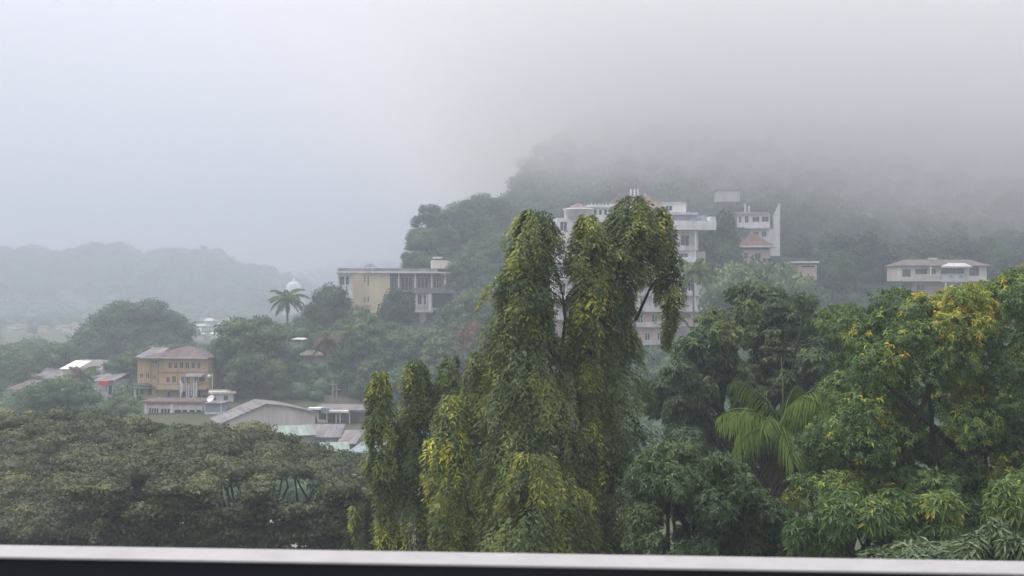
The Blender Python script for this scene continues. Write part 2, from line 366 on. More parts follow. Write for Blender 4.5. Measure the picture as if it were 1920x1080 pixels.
def dome_lumps(R, rx, ry, rz, n, lr, cz=0.0, flat=0.75, lo=-0.25, inner=0.25, cx=0.0, cy=0.0, tonev=0.0):
    """lumps spread through an ellipsoidal crown"""
    L = []; pts = []; tries = 0
    while len(L) < n and tries < n * 40:
        tries += 1
        d = rdirs(R, 1)[0]
        if d[2] < lo: continue
        k = R.uniform(0.72, 1.0) if R.random() > inner else R.uniform(0.25, 0.7)
        p = np.array([d[0]*rx*k, d[1]*ry*k, d[2]*rz*k])
        if any(np.linalg.norm((p - q)) < lr * 0.75 for q in pts): continue
        pts.append(p); s = lr * R.uniform(0.7, 1.25)
        L.append((cx + p[0], cy + p[1], cz + p[2], s, s, s * flat, R.normal() * tonev))
    return L
def limbs(R, mb, base, top, r0, lumps, n=6, fork=0.45, rt=0.35, sides=6):
    """trunk with limbs that reach to some of the lumps"""
    base = Vector(base); top = Vector(top)
    pts = [base.lerp(top, t) + Vector((R.normal(), R.normal(), 0)) * r0 * 0.5 * (t > 0) for t in (0, 0.3, 0.6, 0.85, 1)]
    mb.tube(pts, [r0 * 1.25, r0, r0 * 0.8, r0 * 0.65, r0 * 0.4], sides + 2)
    idx = R.permutation(len(lumps))[:n]
    for i in idx:
        lp = lumps[i]; e = Vector(lp[:3]); s = base.lerp(top, R.uniform(fork, 0.95))
        m = s.lerp(e, 0.5) + Vector((R.normal() * 0.1, R.normal() * 0.1, -0.12)) * (e - s).length
        mb.tube([s, s.lerp(m, 0.6), m, m.lerp(e, 0.6) , e], [r0 * rt * 1.2, r0 * rt, r0 * rt * 0.8, r0 * rt * 0.55, r0 * rt * 0.25], sides)

# ------------------------------------------------------------------ mast trees (pendulous, columnar)
def asoka(label, pxc, D, ptop, rad, base=6.0, seed=1, strands=None, dens=1.0, bright=0.0, pybot=1060, group=None, profile=None, leaf=0.20, bough_of=None):
    """column of drooping branchlets; profile: list of (py, left px, right px)"""
    R = np.random.default_rng(seed)
    x0 = px(pxc, D); ztop = pz(ptop, D); zb = max(base + 1.5, pz(pybot, D) - (0 if bough_of else 4))
    root = thing('mast_tree', label, 'tree', (x0, D, base), 0, group)
    prof = sorted(profile, key=lambda q: -q[0])        # bottom first
    pzs = np.array([pz(q[0], D) for q in prof]); pl = np.array([px(q[1], D) - x0 for q in prof]); pr = np.array([px(q[2], D) - x0 for q in prof])
    H = ztop - zb
    wid = float(np.mean(pr - pl))
    nb = int(H * ((wid + 0.35) * math.pi) * 36 * dens)
    parts = []
    # sprays: groups of branchlets sharing a place and a tone, which give the shaggy clumps
    ng = max(20, nb // 17)
    gz = zb + H * R.random(ng) ** 0.95; ga = R.uniform(0, 2*math.pi, ng)
    gt = R.normal(0.36 + bright * .8, 0.12, ng)
    yl = (R.random(ng) < 0.10 + bright * 0.6); gt[yl] += R.uniform(0.15, 0.42, yl.sum())
    gr = R.uniform(0.60, 1.16, ng); gh = R.uniform(0.22, 0.85, ng)
    k = R.integers(0, ng, nb)
    z = gz[k] + R.normal(size=nb) * 0.22; a = ga[k] + R.normal(size=nb) * 0.28 / max(.5, wid / 2.2)
    z = np.minimum(z, ztop - 0.05)
    l_ = np.interp(z, pzs, pl); r_ = np.interp(z, pzs, pr); cx = (l_ + r_) / 2; rr = (r_ - l_) / 2
    lob = 1 + 0.13 * np.sin(3 * a + z * 1.7 + seed) + 0.10 * np.sin(4 * a - z * 2.9)
    rr = rr * gr[k] * lob
    rr = np.where(R.random(nb) < 0.25, rr * R.uniform(0.3, 0.85, nb), rr)
    hang = gh[k] * R.uniform(0.7, 1.2, nb) * min(1.0, wid / 2.0 + .15)
    m = 9
    tt = np.linspace(0.08, 1, m)[None, :]
    rad_t = rr[:, None] * (1 - (1 - tt) ** 2 * 0.35)
    Xp = cx[:, None] + np.cos(a)[:, None] * rad_t; Yp = np.sin(a)[:, None] * rad_t
    Zp = z[:, None] + 0.12 * (1 - tt) - hang[:, None] * tt ** 1.2
    P = np.stack([Xp, Yp, Zp], 2).reshape(-1, 3) + R.normal(size=(nb * m, 3)) * 0.03
    P[:, 2] = np.minimum(P[:, 2], np.repeat(np.full(nb, ztop + 0.1), m))
    outd = np.stack([np.cos(a), np.sin(a), np.zeros(nb)], 1); outd = np.repeat(outd, m, 0)
    side = np.cross(outd, [0, 0, 1.0]) * np.where(np.tile(np.arange(m) % 2, nb)[:, None] == 0, 1, -1)
    D_ = outd * R.uniform(0.1, 0.9, (nb*m, 1)) + side * R.uniform(0.2, 0.9, (nb*m, 1)) + np.array([0, 0, -1.0]) * R.uniform(0.15, 1.0, (nb*m, 1))
    Nn = outd + np.array([0, 0, 0.6]) + R.normal(size=(nb*m, 3)) * 0.35
    L = leaf * R.uniform(0.7, 1.25, nb * m); tone = np.repeat(gt[k], m) + R.normal(size=nb*m) * 0.07 + np.tile(tt[0] * 0.06, nb)
    P[:, 2] -= base
    parts.append(leaf_arrays(P, D_, Nn, L, L * 0.30, tone, 0.2, 0.05))
    crown = mobj('crown', tri_mesh('crown', parts, G['asoka']), root)
    tb = MB(); cxs = ([] if bough_of else [(0, 0)]) + [(float(np.interp(zz, pzs, (pl + pr) / 2)), zz - base) for zz in np.linspace(zb, ztop - 0.4, 6)]
    tb.tube([(q[0], 0, q[1]) for q in cxs], ([] if bough_of else [0.20 * wid / 2.4 + 0.04]) + [(0.2 if not bough_of else .05) * wid / 2.4 + 0.04] + [(0.16 if not bough_of else .05) * wid / 2.4 + .02, (0.13 if not bough_of else .04) * wid / 2.4 + .02, 0.06, 0.04, 0.02], 8)
    for i in range(int(H * 3)):
        zz = R.uniform(zb, ztop - 0.5); aa = R.uniform(0, 6.28); cc = float(np.interp(zz, pzs, (pl + pr) / 2)); r1 = float(np.interp(zz, pzs, (pr - pl) / 2)) * 0.9
        tb.tube([(cc, 0, zz - base), (cc + math.cos(aa) * r1 * 0.6, math.sin(aa) * r1 * 0.6, zz - base + 0.1), (cc + math.cos(aa) * r1, math.sin(aa) * r1, zz - base - 0.3)], [0.035, 0.022, 0.008], 4)
    tr_ = tb.build('trunk' if not bough_of else 'limb', BARK, root, True)
    if bough_of:
        for q in (crown, tr_): q.parent = bough_of; q.location = Vector(root.location) - Vector(bough_of.location)
        bpy.data.objects.remove(root)
    return root

AG = 'mast trees in the row in front of the balcony'
asoka('tall shaggy mast tree, the left one of the two tallest', 985, 40, 396, 1.3, seed=11, dens=1.30, bright=0.06, group=AG,
      profile=[(394, 985, 1015), (402, 956, 1046), (430, 942, 1057), (480, 936, 1050), (530, 922, 1042), (600, 916, 1046), (680, 908, 1086), (760, 900, 1102), (850, 898, 1112), (950, 892, 1120), (1100, 890, 1122)])
t2 = asoka('tallest mast tree, right of the pair, with a peaked top and dark green body', 1150, 41.5, 370, 1.5, seed=12, dens=1.2, bright=0.02, group=AG,
      profile=[(368, 1180, 1198), (385, 1150, 1232), (420, 1125, 1240), (480, 1112, 1232), (530, 1100, 1200), (580, 1098, 1188), (640, 1086, 1196), (740, 1074, 1222), (850, 1070, 1228), (950, 1080, 1215), (1100, 1080, 1205)])
asoka('olive mast tree column pressed against the left flank of the tallest one', 1105, 40.2, 405, 0.8, seed=13, dens=1.25, bright=0.13, group=AG,
      profile=[(404, 1085, 1120), (425, 1070, 1140), (470, 1064, 1146), (540, 1066, 1150), (600, 1062, 1138), (680, 1078, 1122), (760, 1085, 1125), (1100, 1085, 1125)])
asoka(None, 1215, 42.5, 390, 0.8, seed=14, dens=0.95, bright=0.03, pybot=643, bough_of=t2,
      profile=[(389, 1225, 1248), (405, 1212, 1258), (450, 1206, 1270), (500, 1214, 1276), (560, 1230, 1277), (600, 1236, 1268), (630, 1240, 1258), (645, 1243, 1250)])
asoka('smallest slim mast tree at the left end of the row', 713, 43, 700, 0.5, seed=15, dens=1.0, bright=0.13, group=AG,
      profile=[(699, 706, 720), (720, 694, 732), (770, 686, 742), (830, 684, 748), (900, 694, 746), (970, 702, 742), (1100, 705, 740)])
asoka('mast tree second from the left end of the row, with a rounded top', 775, 44, 678, 0.7, seed=16, dens=0.95, bright=0.02, group=AG,
      profile=[(677, 764, 792), (695, 752, 804), (750, 746, 812), (820, 736, 822), (900, 724, 845), (1000, 716, 855), (1100, 716, 855)])
asoka('mast tree behind the bright low one, third from the left by its top', 845, 44.5, 668, 0.7, seed=17, dens=0.95, bright=0.05, group=AG,
      profile=[(667, 836, 858), (690, 820, 872), (760, 806, 890), (850, 794, 915), (1100, 780, 935)])
asoka('mast tree with a light top touching the left tall one', 893, 43, 662, 0.6, seed=18, dens=1.0, bright=0.08, group=AG,
      profile=[(661, 884, 903), (685, 870, 918), (760, 862, 925), (850, 858, 930), (1100, 855, 930)])
asoka('low yellow-green mast tree standing forward in the row', 843, 38, 742, 0.7, seed=19, dens=1.0, bright=0.20, group=AG,
      profile=[(741, 834, 858), (765, 818, 876), (830, 796, 886), (900, 788, 888), (970, 812, 886), (1100, 815, 885)])
asoka('low spreading mast tree with bright tips at the foot of the tall left one', 1005, 37, 850, 1.2, seed=20, dens=1.1, bright=0.08, group=AG,
      profile=[(822, 975, 1030), (860, 940, 1065), (920, 922, 1098), (980, 912, 1110), (1100, 905, 1115)])
asoka('tiny mast tree top just above the rail, left of the row', 664, 46, 952, 0.3, seed=21, dens=1.2, bright=0.16, group=AG,
      profile=[(951, 660, 668), (970, 652, 678), (1100, 646, 684)])

# dark bare fork between the two tall trees
fk = MB()
D_ = 41.0
fk.tube([(px(1052, D_), D_, 6), (px(1053, D_), D_, pz(700, D_)), (px(1055, D_), D_, pz(640, D_)), (px(1060, D_), D_, pz(600, D_)), (px(1056, D_), D_, pz(560, D_)), (px(1050, D_), D_, pz(530, D_))], [0.12, 0.09, 0.08, 0.06, 0.04, 0.02], 6)
fk.tube([(px(1059, D_), D_, pz(612, D_)), (px(1068, D_), D_, pz(598, D_)), (px(1080, D_), D_, pz(600, D_))], [0.05, 0.035, 0.01], 5)
fk.tube([(px(1056, D_), D_, pz(580, D_)), (px(1072, D_), D_, pz(555, D_)), (px(1085, D_), D_, pz(530, D_))], [0.04, 0.03, 0.01], 5)
tag(fk.build('dead_tree', DBARK, None, True), 'thin dark leafless stem forking in the gap between the two tallest mast trees', 'tree')
fk = MB()
fk.tube([(px(1196, D_), D_ + .6, pz(600, D_)), (px(1222, D_), D_ + .4, pz(540, D_)), (px(1242, D_), D_, pz(515, D_))], [0.07, 0.05, 0.02], 5)
fo = fk.build('limb', DBARK, None, True); fo.parent = t2; fo.matrix_parent_inverse = __import__('mathutils').Matrix.Translation(-Vector(t2.location))

# ------------------------------------------------------------------ rosette-leaved trees (mango and kin)
def rosette_tree(name, label, D, pxc, lumps, mat, seed, n_ros, leaf=0.22, per=9, tone0=0.38, tvar=0.07, ltv=0.10, yl=0.08, ylamp=0.4, asp=0.24, base=6.0, trunk=True, group=None, outer=0.5, ylump=None, r0=0.4):
    R = np.random.default_rng(seed); x0 = px(pxc, D)
    root = thing(name, label, 'tree', (x0, D, base), 0, group)
    lumps = np.array(lumps, float)                   # relative to root
    w = (lumps[:, 3] * lumps[:, 5]); w = w / w.sum()
    cnt = R.multinomial(n_ros, w)
    parts = []
    for lp, n in zip(lumps, cnt):
        c0 = lp[:3]; r = lp[3:6]; tl = (lp[6] if len(lp) > 6 else 0) + R.normal() * ltv
        d = rdirs(R, n); d = d[(d[:, 2] > -0.35) | (R.random(n) < 0.4)]; n = len(d)
        if n == 0: continue
        ph = R.random(3) * 6.28
        bump = 1 + 0.12 * np.sin(d[:, 0] * 6 + ph[0]) * np.sin(d[:, 1] * 6 + ph[1]) + 0.08 * np.sin(d[:, 2] * 9 + ph[2])
        kk = np.where(R.random(n) < 0.3, R.uniform(0.5, 0.9, n), R.uniform(0.88, 1.08, n))
        P = c0 + d * r * (kk * bump)[:, None]
        ax = unit(d * outer + np.array([0, 0, 0.45]) + R.normal(size=(n, 3)) * 0.3)
        # yellow flushes come in patches
        f = np.sin(P[:, 0] * 2.1 + ph[0]) * np.sin(P[:, 2] * 2.6 + ph[1]) * np.sin(P[:, 1] * 1.7 + ph[2])
        tn = tone0 + tl + R.normal(size=n) * tvar
        yy = (R.random(n) < yl * 0.4) | ((f > 0.45) & (R.random(n) < yl * 4.5)); tn = np.where(yy, tn + ylamp * R.uniform(0.5, 1.1, n), tn)
        u = unit(np.cross(ax, R.normal(size=(n, 3)))); v = np.cross(ax, u)
        ang = (np.arange(per) * 2.4)[None, :] + R.uniform(0, 6.28, n)[:, None]
        lift = R.uniform(-0.35, 0.7, (n, per))
        Dl = u[:, None] * np.cos(ang)[..., None] + v[:, None] * np.sin(ang)[..., None] + ax[:, None] * lift[..., None] + np.array([0, 0, -0.35])
        Cc = np.repeat(P[:, None], per, 1) + ax[:, None] * R.uniform(-0.06, 0.04, (n, per, 1))
        Nn = np.repeat(ax[:, None], per, 1) + R.normal(size=(n, per, 3)) * 0.2
        m = n * per; L = leaf * R.uniform(0.65, 1.25, m)
        parts.append(leaf_arrays(Cc.reshape(-1, 3), Dl.reshape(-1, 3), Nn.reshape(-1, 3), L, L * asp, np.repeat(tn, per) + R.normal(size=m) * 0.04, 0.22, 0.22))
    mobj('crown', tri_mesh('crown', parts, mat), root)
    tb = MB(); top = lumps[:, :3].mean(0)
    limbs(R, tb, (top[0] * 0.5, top[1], 0), (top[0], top[1], top[2] - 0.3), r0, [tuple(q) for q in lumps], n=min(len(lumps), 26), fork=0.35)
    tb.build('trunk', DBARK, root, True)
    return root
def lumps_px(D, x0p, base, rows, R, jitter=1.5):
    """rows: (px, py, radius px, [tone]) -> lumps relative to a root at x0p"""
    L = []
    for r in rows:
        dd = R.uniform(-jitter, jitter)
        s = r[2] / F * D; L.append((px(r[0], D) - px(x0p, D), dd, pz(r[1], D) - base, s, s, s * 0.85, r[3] if len(r) > 3 else 0.0))
    return L

R = np.random.default_rng(5)
# mango tree at the right: fill its outline with lumps
def outline_fill(R, outline, n, rmin, rmax, ybot, tone=lambda x, y: 0.0):
    """outline: top profile [(px, py)], fill below it"""
    xs_ = [p[0] for p in outline]; ys_ = [p[1] for p in outline]; rows = []; t = 0
    while len(rows) < n and t < n * 60:
        t += 1
        x = R.uniform(min(xs_), max(xs_)); r = R.uniform(rmin, rmax); y0 = np.interp(x, xs_, ys_) + r * 0.8
        if y0 > ybot: continue
        y = y0 if R.random() < 0.35 else R.uniform(y0, ybot)
        if any((x - q[0])**2 + (y - q[1])**2 < (0.62 * r)**2 for q in rows): continue
        rows.append((x, y, r, tone(x, y)))
    return rows
mt = lambda x, y: (0.22 if (1725 < x < 1880 and y < 610) else 0) + (0.06 if x < 1680 and y < 720 else 0) - (0.10 if (1640 < x < 1800 and y > 830) else 0)
rows = outline_fill(R, [(1520, 800), (1560, 740), (1600, 690), (1625, 625), (1660, 605), (1700, 590), (1720, 560), (1760, 535), (1830, 532), (1870, 545), (1905, 520), (1960, 500), (2100, 520), (2250, 640)], 105, 32, 62, 960, mt)
L = []
for (x, y, r, t) in rows:
    D = 36.0; dd = R.uniform(-2.2, 2.2) + (y - 600) / 400 * -1.5
    s = r / F * D; L.append((px(x, D) - px(1820, D), dd, pz(y, D) - 6, s, s, s * 0.8, t))
for _ in range(40):      # the far half of the crown
    x = R.uniform(1650, 2200); y = R.uniform(560, 900); L.append((px(x, 36) - px(1820, 36), R.uniform(2.5, 6.5), pz(y, 36) - 6, 0.9, 0.9, 0.75, 0))
rosette_tree('mango_tree', 'big mango tree with yellow and orange flushes filling the right edge', 36, 1820, L, G['mango'], 31, 38000, leaf=0.17, per=8, tone0=0.42, yl=0.17, ylamp=0.31, tvar=0.09, ltv=0.07, asp=0.3, r0=0.42)

# close dark lower boughs in front of it (second tree, closer)
rows = outline_fill(R, [(1500, 985), (1520, 960), (1560, 935), (1620, 925), (1700, 930), (1800, 915), (1900, 900), (2000, 900)], 26, 22, 46, 1060, lambda x, y: 0.02)
rosette_tree('mango_tree', 'lower mango tree with long fresh leaves below the big flushing one', 30, 1700, lumps_px(30, 1700, 6, rows, R, 1.0), G['mango'], 32, 5200, leaf=0.26, per=9, tone0=0.42, yl=0.10, ylamp=0.25, r0=0.25, ltv=0.05)
rows = outline_fill(R, [(1600, 1035), (1660, 1022), (1720, 1028), (1790, 1022), (1830, 1005), (1870, 985), (1900, 975), (1960, 975)], 24, 10, 22, 1070, lambda x, y: 0.0)
rosette_tree('young_tree', 'pale silvery-leaved treetop just above the rail at the lower right', 17, 1800, lumps_px(17, 1800, 6, rows, R, 0.5), G['pale'], 33, 1500, leaf=0.20, per=9, tone0=0.45, yl=0.0, asp=0.22, r0=0.16)

# bushy tree at lower centre right
rows = outline_fill(R, [(1195, 890), (1220, 865), (1260, 838), (1310, 832), (1350, 842), (1365, 870), (1395, 895), (1430, 925), (1460, 965), (1500, 1010)], 60, 20, 42, 1070, lambda x, y: 0.05 if x < 1300 and y < 900 else -0.03)
rosette_tree('broadleaf_tree', 'rounded bushy tree just right of the mast trees above the rail', 34, 1320, lumps_px(34, 1320, 6, rows, R, 2.0), G['green'], 34, 15500, leaf=0.15, per=8, tone0=0.30, yl=0.05, ylamp=0.3, asp=0.34, r0=0.3)
# middle tree, hazier
rows = outline_fill(R, [(1262, 660), (1285, 625), (1320, 600), (1345, 570), (1375, 570), (1395, 535), (1440, 530), (1490, 548), (1515, 575), (1545, 590), (1575, 600), (1590, 640)], 44, 20, 40, 700, lambda x, y: 0.22 if (1320 < x < 1380 and y < 625) else 0.0)
rows += outline_fill(R, [(1225, 735), (1262, 700), (1330, 690), (1450, 690), (1560, 680), (1640, 720)], 50, 22, 42, 900, lambda x, y: 0.0)
rosette_tree('broadleaf_tree', 'tall dark glossy tree with a high rounded crown behind the feathery palm', 58, 1420, lumps_px(58, 1420, 6, rows, R, 3.0), G['dark'], 35, 17500, leaf=0.27, per=8, tone0=0.48, yl=0.04, ylamp=0.3, asp=0.38, r0=0.4)

# ------------------------------------------------------------------ rain trees on the left
def rain_tree(label, D, pxc, rows, seed, limb_n=24, trunkx=0, fork_z=4.5):
    R = np.random.default_rng(seed); base = 6.0
    root = thing('rain_tree', label, 'tree', (px(pxc, D), D, base), 0, 'rain trees on the left')
    pads = []
    for (x, y, w, dd) in rows:
        DD = D + dd; s = w / F * DD
        pads.append((px(x, DD) - px(pxc, D), dd, pz(y, DD) - base, s, s, s * R.uniform(.34, .58), R.normal() * 0.06))
    parts = lump_cards(R, pads, 62, 0.23, 0.5, 0.50, 0.11, 0.16, core=0.74, shell=(0.78, 1.12), below=0.5, out=0.8)
    mobj('crown', tri_mesh('crown', parts, G['rain']), root)
    tb = MB(); top = (trunkx, 0, fork_z)
    tb.tube([(trunkx, 0, 0), (trunkx + .1, 0, fork_z * .5), top], [0.75, 0.6, 0.5], 10)
    # main boughs fan out, each carrying several branches to pads
    k = 9; ends = []
    for i in range(k):
        a = 2 * math.pi * i / k + R.uniform(-.2, .2); rr = R.uniform(3.0, 5.0)
        e = Vector((trunkx + math.cos(a) * rr, math.sin(a) * rr, fork_z + R.uniform(1.2, 2.6))); ends.append(e)
        tb.tube([top, Vector(top).lerp(e, 0.5) + Vector((0, 0, -0.2)), e], [0.38, 0.28, 0.22], 7)
    for lp in pads:
        e = Vector(lp[:3]); s = min(ends, key=lambda q: (q - e).length + R.uniform(0, 1.5))
        if (e - s).length > 14 or R.random() < 0.62: continue
        m = s.lerp(e, 0.55); m.z -= 0.10 * (e - s).length
        m += Vector((R.normal(), R.normal(), R.normal() * .8)) * 0.6
        tb.tube([s, s.lerp(m, .5) + Vector((R.normal() * .15, R.normal() * .15, 0)), m, e], [0.14, 0.11, 0.08, 0.02], 5)
    tb.build('trunk', DBARK, root, True)
    return root
def pad_rows(R, top, n, D, depth, ybot, wmin=22, wmax=46, slope=2.2, hole=None):
    """pads on an umbrella crown; farther pads sit higher in the picture"""
    xs_ = [p[0] for p in top]; ys_ = [p[1] for p in top]; rows = []; t = 0
    while len(rows) < n and t < n * 80:
        t += 1
        x = R.uniform(min(xs_), max(xs_)); y0 = np.interp(x, xs_, ys_) + 10; u = R.random() ** 0.9
        y = y0 + (ybot - y0) * u; w = R.uniform(wmin, wmax)
        if hole and any(h[0] < x < h[1] and h[2] < y < h[3] for h in hole): continue
        if any(abs(x - q[0]) < 0.75 * w and abs(y - q[1]) < 9 for q in rows): continue
        dd = depth * (0.5 - u) * 2 + R.uniform(-1, 1)
        rows.append((x, y, w, dd))
    return rows
holes = [(388, 472, 890, 955), (503, 600, 886, 952), (226, 306, 893, 954)]
rows = pad_rows(R, [(120, 800), (230, 782), (300, 794), (380, 792), (450, 796), (520, 806), (580, 828), (640, 846), (690, 870), (725, 930)], 300, 72, 9, 920, 16, 46, hole=holes)
rows += pad_rows(R, [(200, 915), (300, 915), (500, 918), (725, 915)], 120, 72, 2.5, 1050, 20, 40, hole=holes, slope=1)
rows = [(x, y, w, (dd if y < 915 else -17 + (y - 905) * 0.01)) for (x, y, w, dd) in rows]
rain_tree('wide umbrella-crowned rain tree with dark boughs showing, left of the mast trees', 72, 440, rows, 41, trunkx=1.0, fork_z=6.4)
rows = pad_rows(R, [(-260, 830), (-150, 800), (-50, 785), (30, 774), (110, 768), (200, 780), (250, 800), (300, 850)], 260, 76, 11, 1000)
rows += pad_rows(R, [(-150, 985), (230, 985)], 40, 76, 1, 1060)
rain_tree('broad rain tree crown cut by the left edge of the view', 76, 40, rows, 42, trunkx=1.5, fork_z=4.6)

exec_after = []

# ------------------------------------------------------------------ palms
def frond_mesh(R, L, leaflet, n=34, droop=0.9, up=0.8, mat=None, name='frond', hang=0.6, width=0.05, tone=0.5):
    """frond in the xz plane, starting at the origin and arching along +x"""
    parts = []; t = np.linspace(0, 1, 12)
    ang = up - (up + droop) * t ** 1.1
    seg = L / 11; xx = np.concatenate([[0], np.cumsum(np.cos(ang[:-1]) * seg)]); zz = np.concatenate([[0], np.cumsum(np.sin(ang[:-1]) * seg)])
    P = np.stack([xx, np.zeros(12), zz], 1)
    # rachis: thin three-sided tube
    V = []; T = []
    for i in range(12):
        r = width * 0.55 * (1 - 0.8 * t[i]); dxy = np.array([math.sin(ang[i]), 0, math.cos(ang[i])])
        V += [P[i] + dxy * r, P[i] + np.array([0, r, 0]) - dxy * r * .5, P[i] - np.array([0, r, 0]) - dxy * r * .5]
    for i in range(11):
        for k in range(3):
            k2 = (k + 1) % 3; a, b, c2, d2 = 3*i+k, 3*i+k2, 3*i+3+k2, 3*i+3+k; T += [(a, b, c2), (a, c2, d2)]
    parts.append((np.array(V), np.array(T), np.full(36, tone - 0.05)))
    s = np.linspace(0.12, 0.995, n); s = np.repeat(s, 2); sd_ = np.tile([1, -1], n)
    C = np.stack([np.interp(s, t, xx), sd_ * 0.01, np.interp(s, t, zz)], 1)
    a_ = np.interp(s, t, ang); fwd = np.stack([np.cos(a_), np.zeros(2*n), np.sin(a_)], 1)
    D = fwd * (0.45 + 0.5 * s[:, None]) + np.stack([np.zeros(2*n), sd_ * 1.0, np.zeros(2*n)], 1) + np.array([0, 0, -hang]) * R.uniform(0.6, 1.3, (2*n, 1)) + R.normal(size=(2*n, 3)) * 0.08
    ll = leaflet * np.sin(np.pi * (0.12 + 0.80 * s)) ** 0.7 * R.uniform(0.85, 1.1, 2*n)
    Nn = np.stack([-np.sin(a_), sd_ * 0.3, np.cos(a_)], 1)
    parts.append(leaf_arrays(C, D, Nn, ll, np.full(2*n, width), tone + R.normal(size=2*n) * 0.1, 0.25, 0.35 * hang))
    return tri_mesh(name, parts, mat)
def palm(name, label, pxc, pycrown, D, L, mats, nf=20, seed=1, leaflet=0.8, width=0.06, base=None, trunk_r=0.16, lean=0.0, nn=34, hang=0.7, group=None, els=None, tm=None, ups=((1.25, 0.35), (0.75, 0.9), (0.15, 1.25), (-0.45, 1.35))):
    R = np.random.default_rng(seed); x0 = px(pxc, D); z1 = pz(pycrown, D); base = tz(x0, D) if base is None else base
    root = thing(name, label, 'palm', (x0, D, base), 0, group); h = z1 - base
    tb = MB(); tb.tube([(lean, 0, 0), (lean * .6, 0, h * .3), (lean * .2, 0, h * .7), (0, 0, h)], [trunk_r * 1.3, trunk_r, trunk_r * .9, trunk_r * .8], 8); tb.build('trunk', tm or GBARK, root, True)
    var = []
    for k, mt_ in enumerate(mats):
        for (up, dr) in ups:
            var.append((k, up, frond_mesh(R, L * R.uniform(.9, 1.05), leaflet, nn, dr, up, mt_, 'frond', hang, width, 0.5)))
    for i in range(nf):
        e = R.random(); q = [v for v in var if v[0] == (0 if (len(mats) == 1 or e < 0.75) else len(mats) - 1)]
        u = i / nf
        lv = 0 if u < 0.2 else 1 if u < 0.55 else 2 if u < 0.85 else 3
        v = q[lv] if not (lv == 3 and len(mats) > 1) else [w for w in var if w[0] == len(mats) - 1][3]
        f = mobj('frond', v[2], root); f.location = (0, 0, h); f.rotation_euler = (R.normal() * 0.15, R.normal() * 0.08, i * 2.399 + R.uniform(-.2, .2))
        s = R.uniform(0.85, 1.1); f.scale = (s, s, s)
    return root
# foreground feathery palm
p = palm('feather_palm', 'bright green feathery palm in front of the dark glossy tree', 1468, 812, 42, 3.3, [G['palmpale'], G['palm']], 19, 51, 0.95, 0.055, 6.0, 0.15, 0, 27, 1.5, tm=GBARK, ups=((1.35, 0.25), (1.0, 0.75), (0.5, 1.2), (-0.3, 1.35)))
sp = MB(); sp.tube([(0, 0, 0), (0.0, 0, 1.6), (-0.06, 0, 2.9)], [0.06, 0.03, 0.01], 5)
so_ = sp.build('spear_leaf', surface('spear_green', (0.16, 0.20, 0.09)), p, True); so_.location = (0, 0, pz(812, 42) - 6 )
sk = []
Rk = np.random.default_rng(8)
dm = frond_mesh(Rk, 2.6, 1.0, 46, 1.45, -0.9, G['palmdry'], 'frond', 0.9, 0.05, 0.15)
for i in range(9):
    f = mobj('frond', dm, p); f.location = (0, 0, pz(826, 42) - 6); f.rotation_euler = (0, 0, i * 0.7 + 0.3)
    f['label'] = 'dead brown hanging frond'
palm('coconut_palm', 'coconut palm against the pale hills, in front of the white stupa', 538, 562, 225, 4.6, [G['palm']], 22, 52, 1.0, 0.16, None, 0.22, 0.5, 26, 0.8)
palm('coconut_palm', 'coconut palm with orange-brown dry fronds on the slope below the cream building', 612, 640, 205, 4.4, [G['palmdry'], G['palm']], 20, 53, 1.0, 0.18, None, 0.22, 0.4, 26, 0.8)
palm('coconut_palm', 'coconut palm with upright green fronds just right of the dry one', 655, 628, 215, 4.6, [G['palm']], 16, 54, 1.0, 0.16, None, 0.2, 0.2, 26, 0.6)
palm('coconut_palm', 'coconut palm standing against the white hotel front', 1300, 512, 165, 4.0, [G['palm']], 20, 55, 0.95, 0.13, None, 0.18, 0.3, 28, 0.8)
palm('coconut_palm', 'second coconut palm low against the pink foot of the hotel', 1258, 590, 170, 3.4, [G['palm']], 16, 56, 0.9, 0.13, None, 0.18, 0.3, 26, 0.8)
palm('coconut_palm', 'coconut palm with pale yellow fronds between the glossy tree and the mango', 1590, 640, 100, 3.9, [G['palmyel'], G['palm']], 15, 57, 0.85, 0.09, None, 0.18, 0.3, 30, 0.7)  # the lit look of its fronds is put into their yellow
palm('coconut_palm', 'yellowing low palm at the left edge behind the rain tree', 30, 792, 112, 2.6, [G['palmyel']], 15, 58, 0.8, 0.1, None, 0.16, 0.0, 26, 0.7)
palm('coconut_palm', 'dark coconut palm beside the small red awning', 152, 706, 200, 4.2, [G['palm'], G['palmdry']], 18, 59, 1.0, 0.16, None, 0.2, 0.2, 24, 0.8)

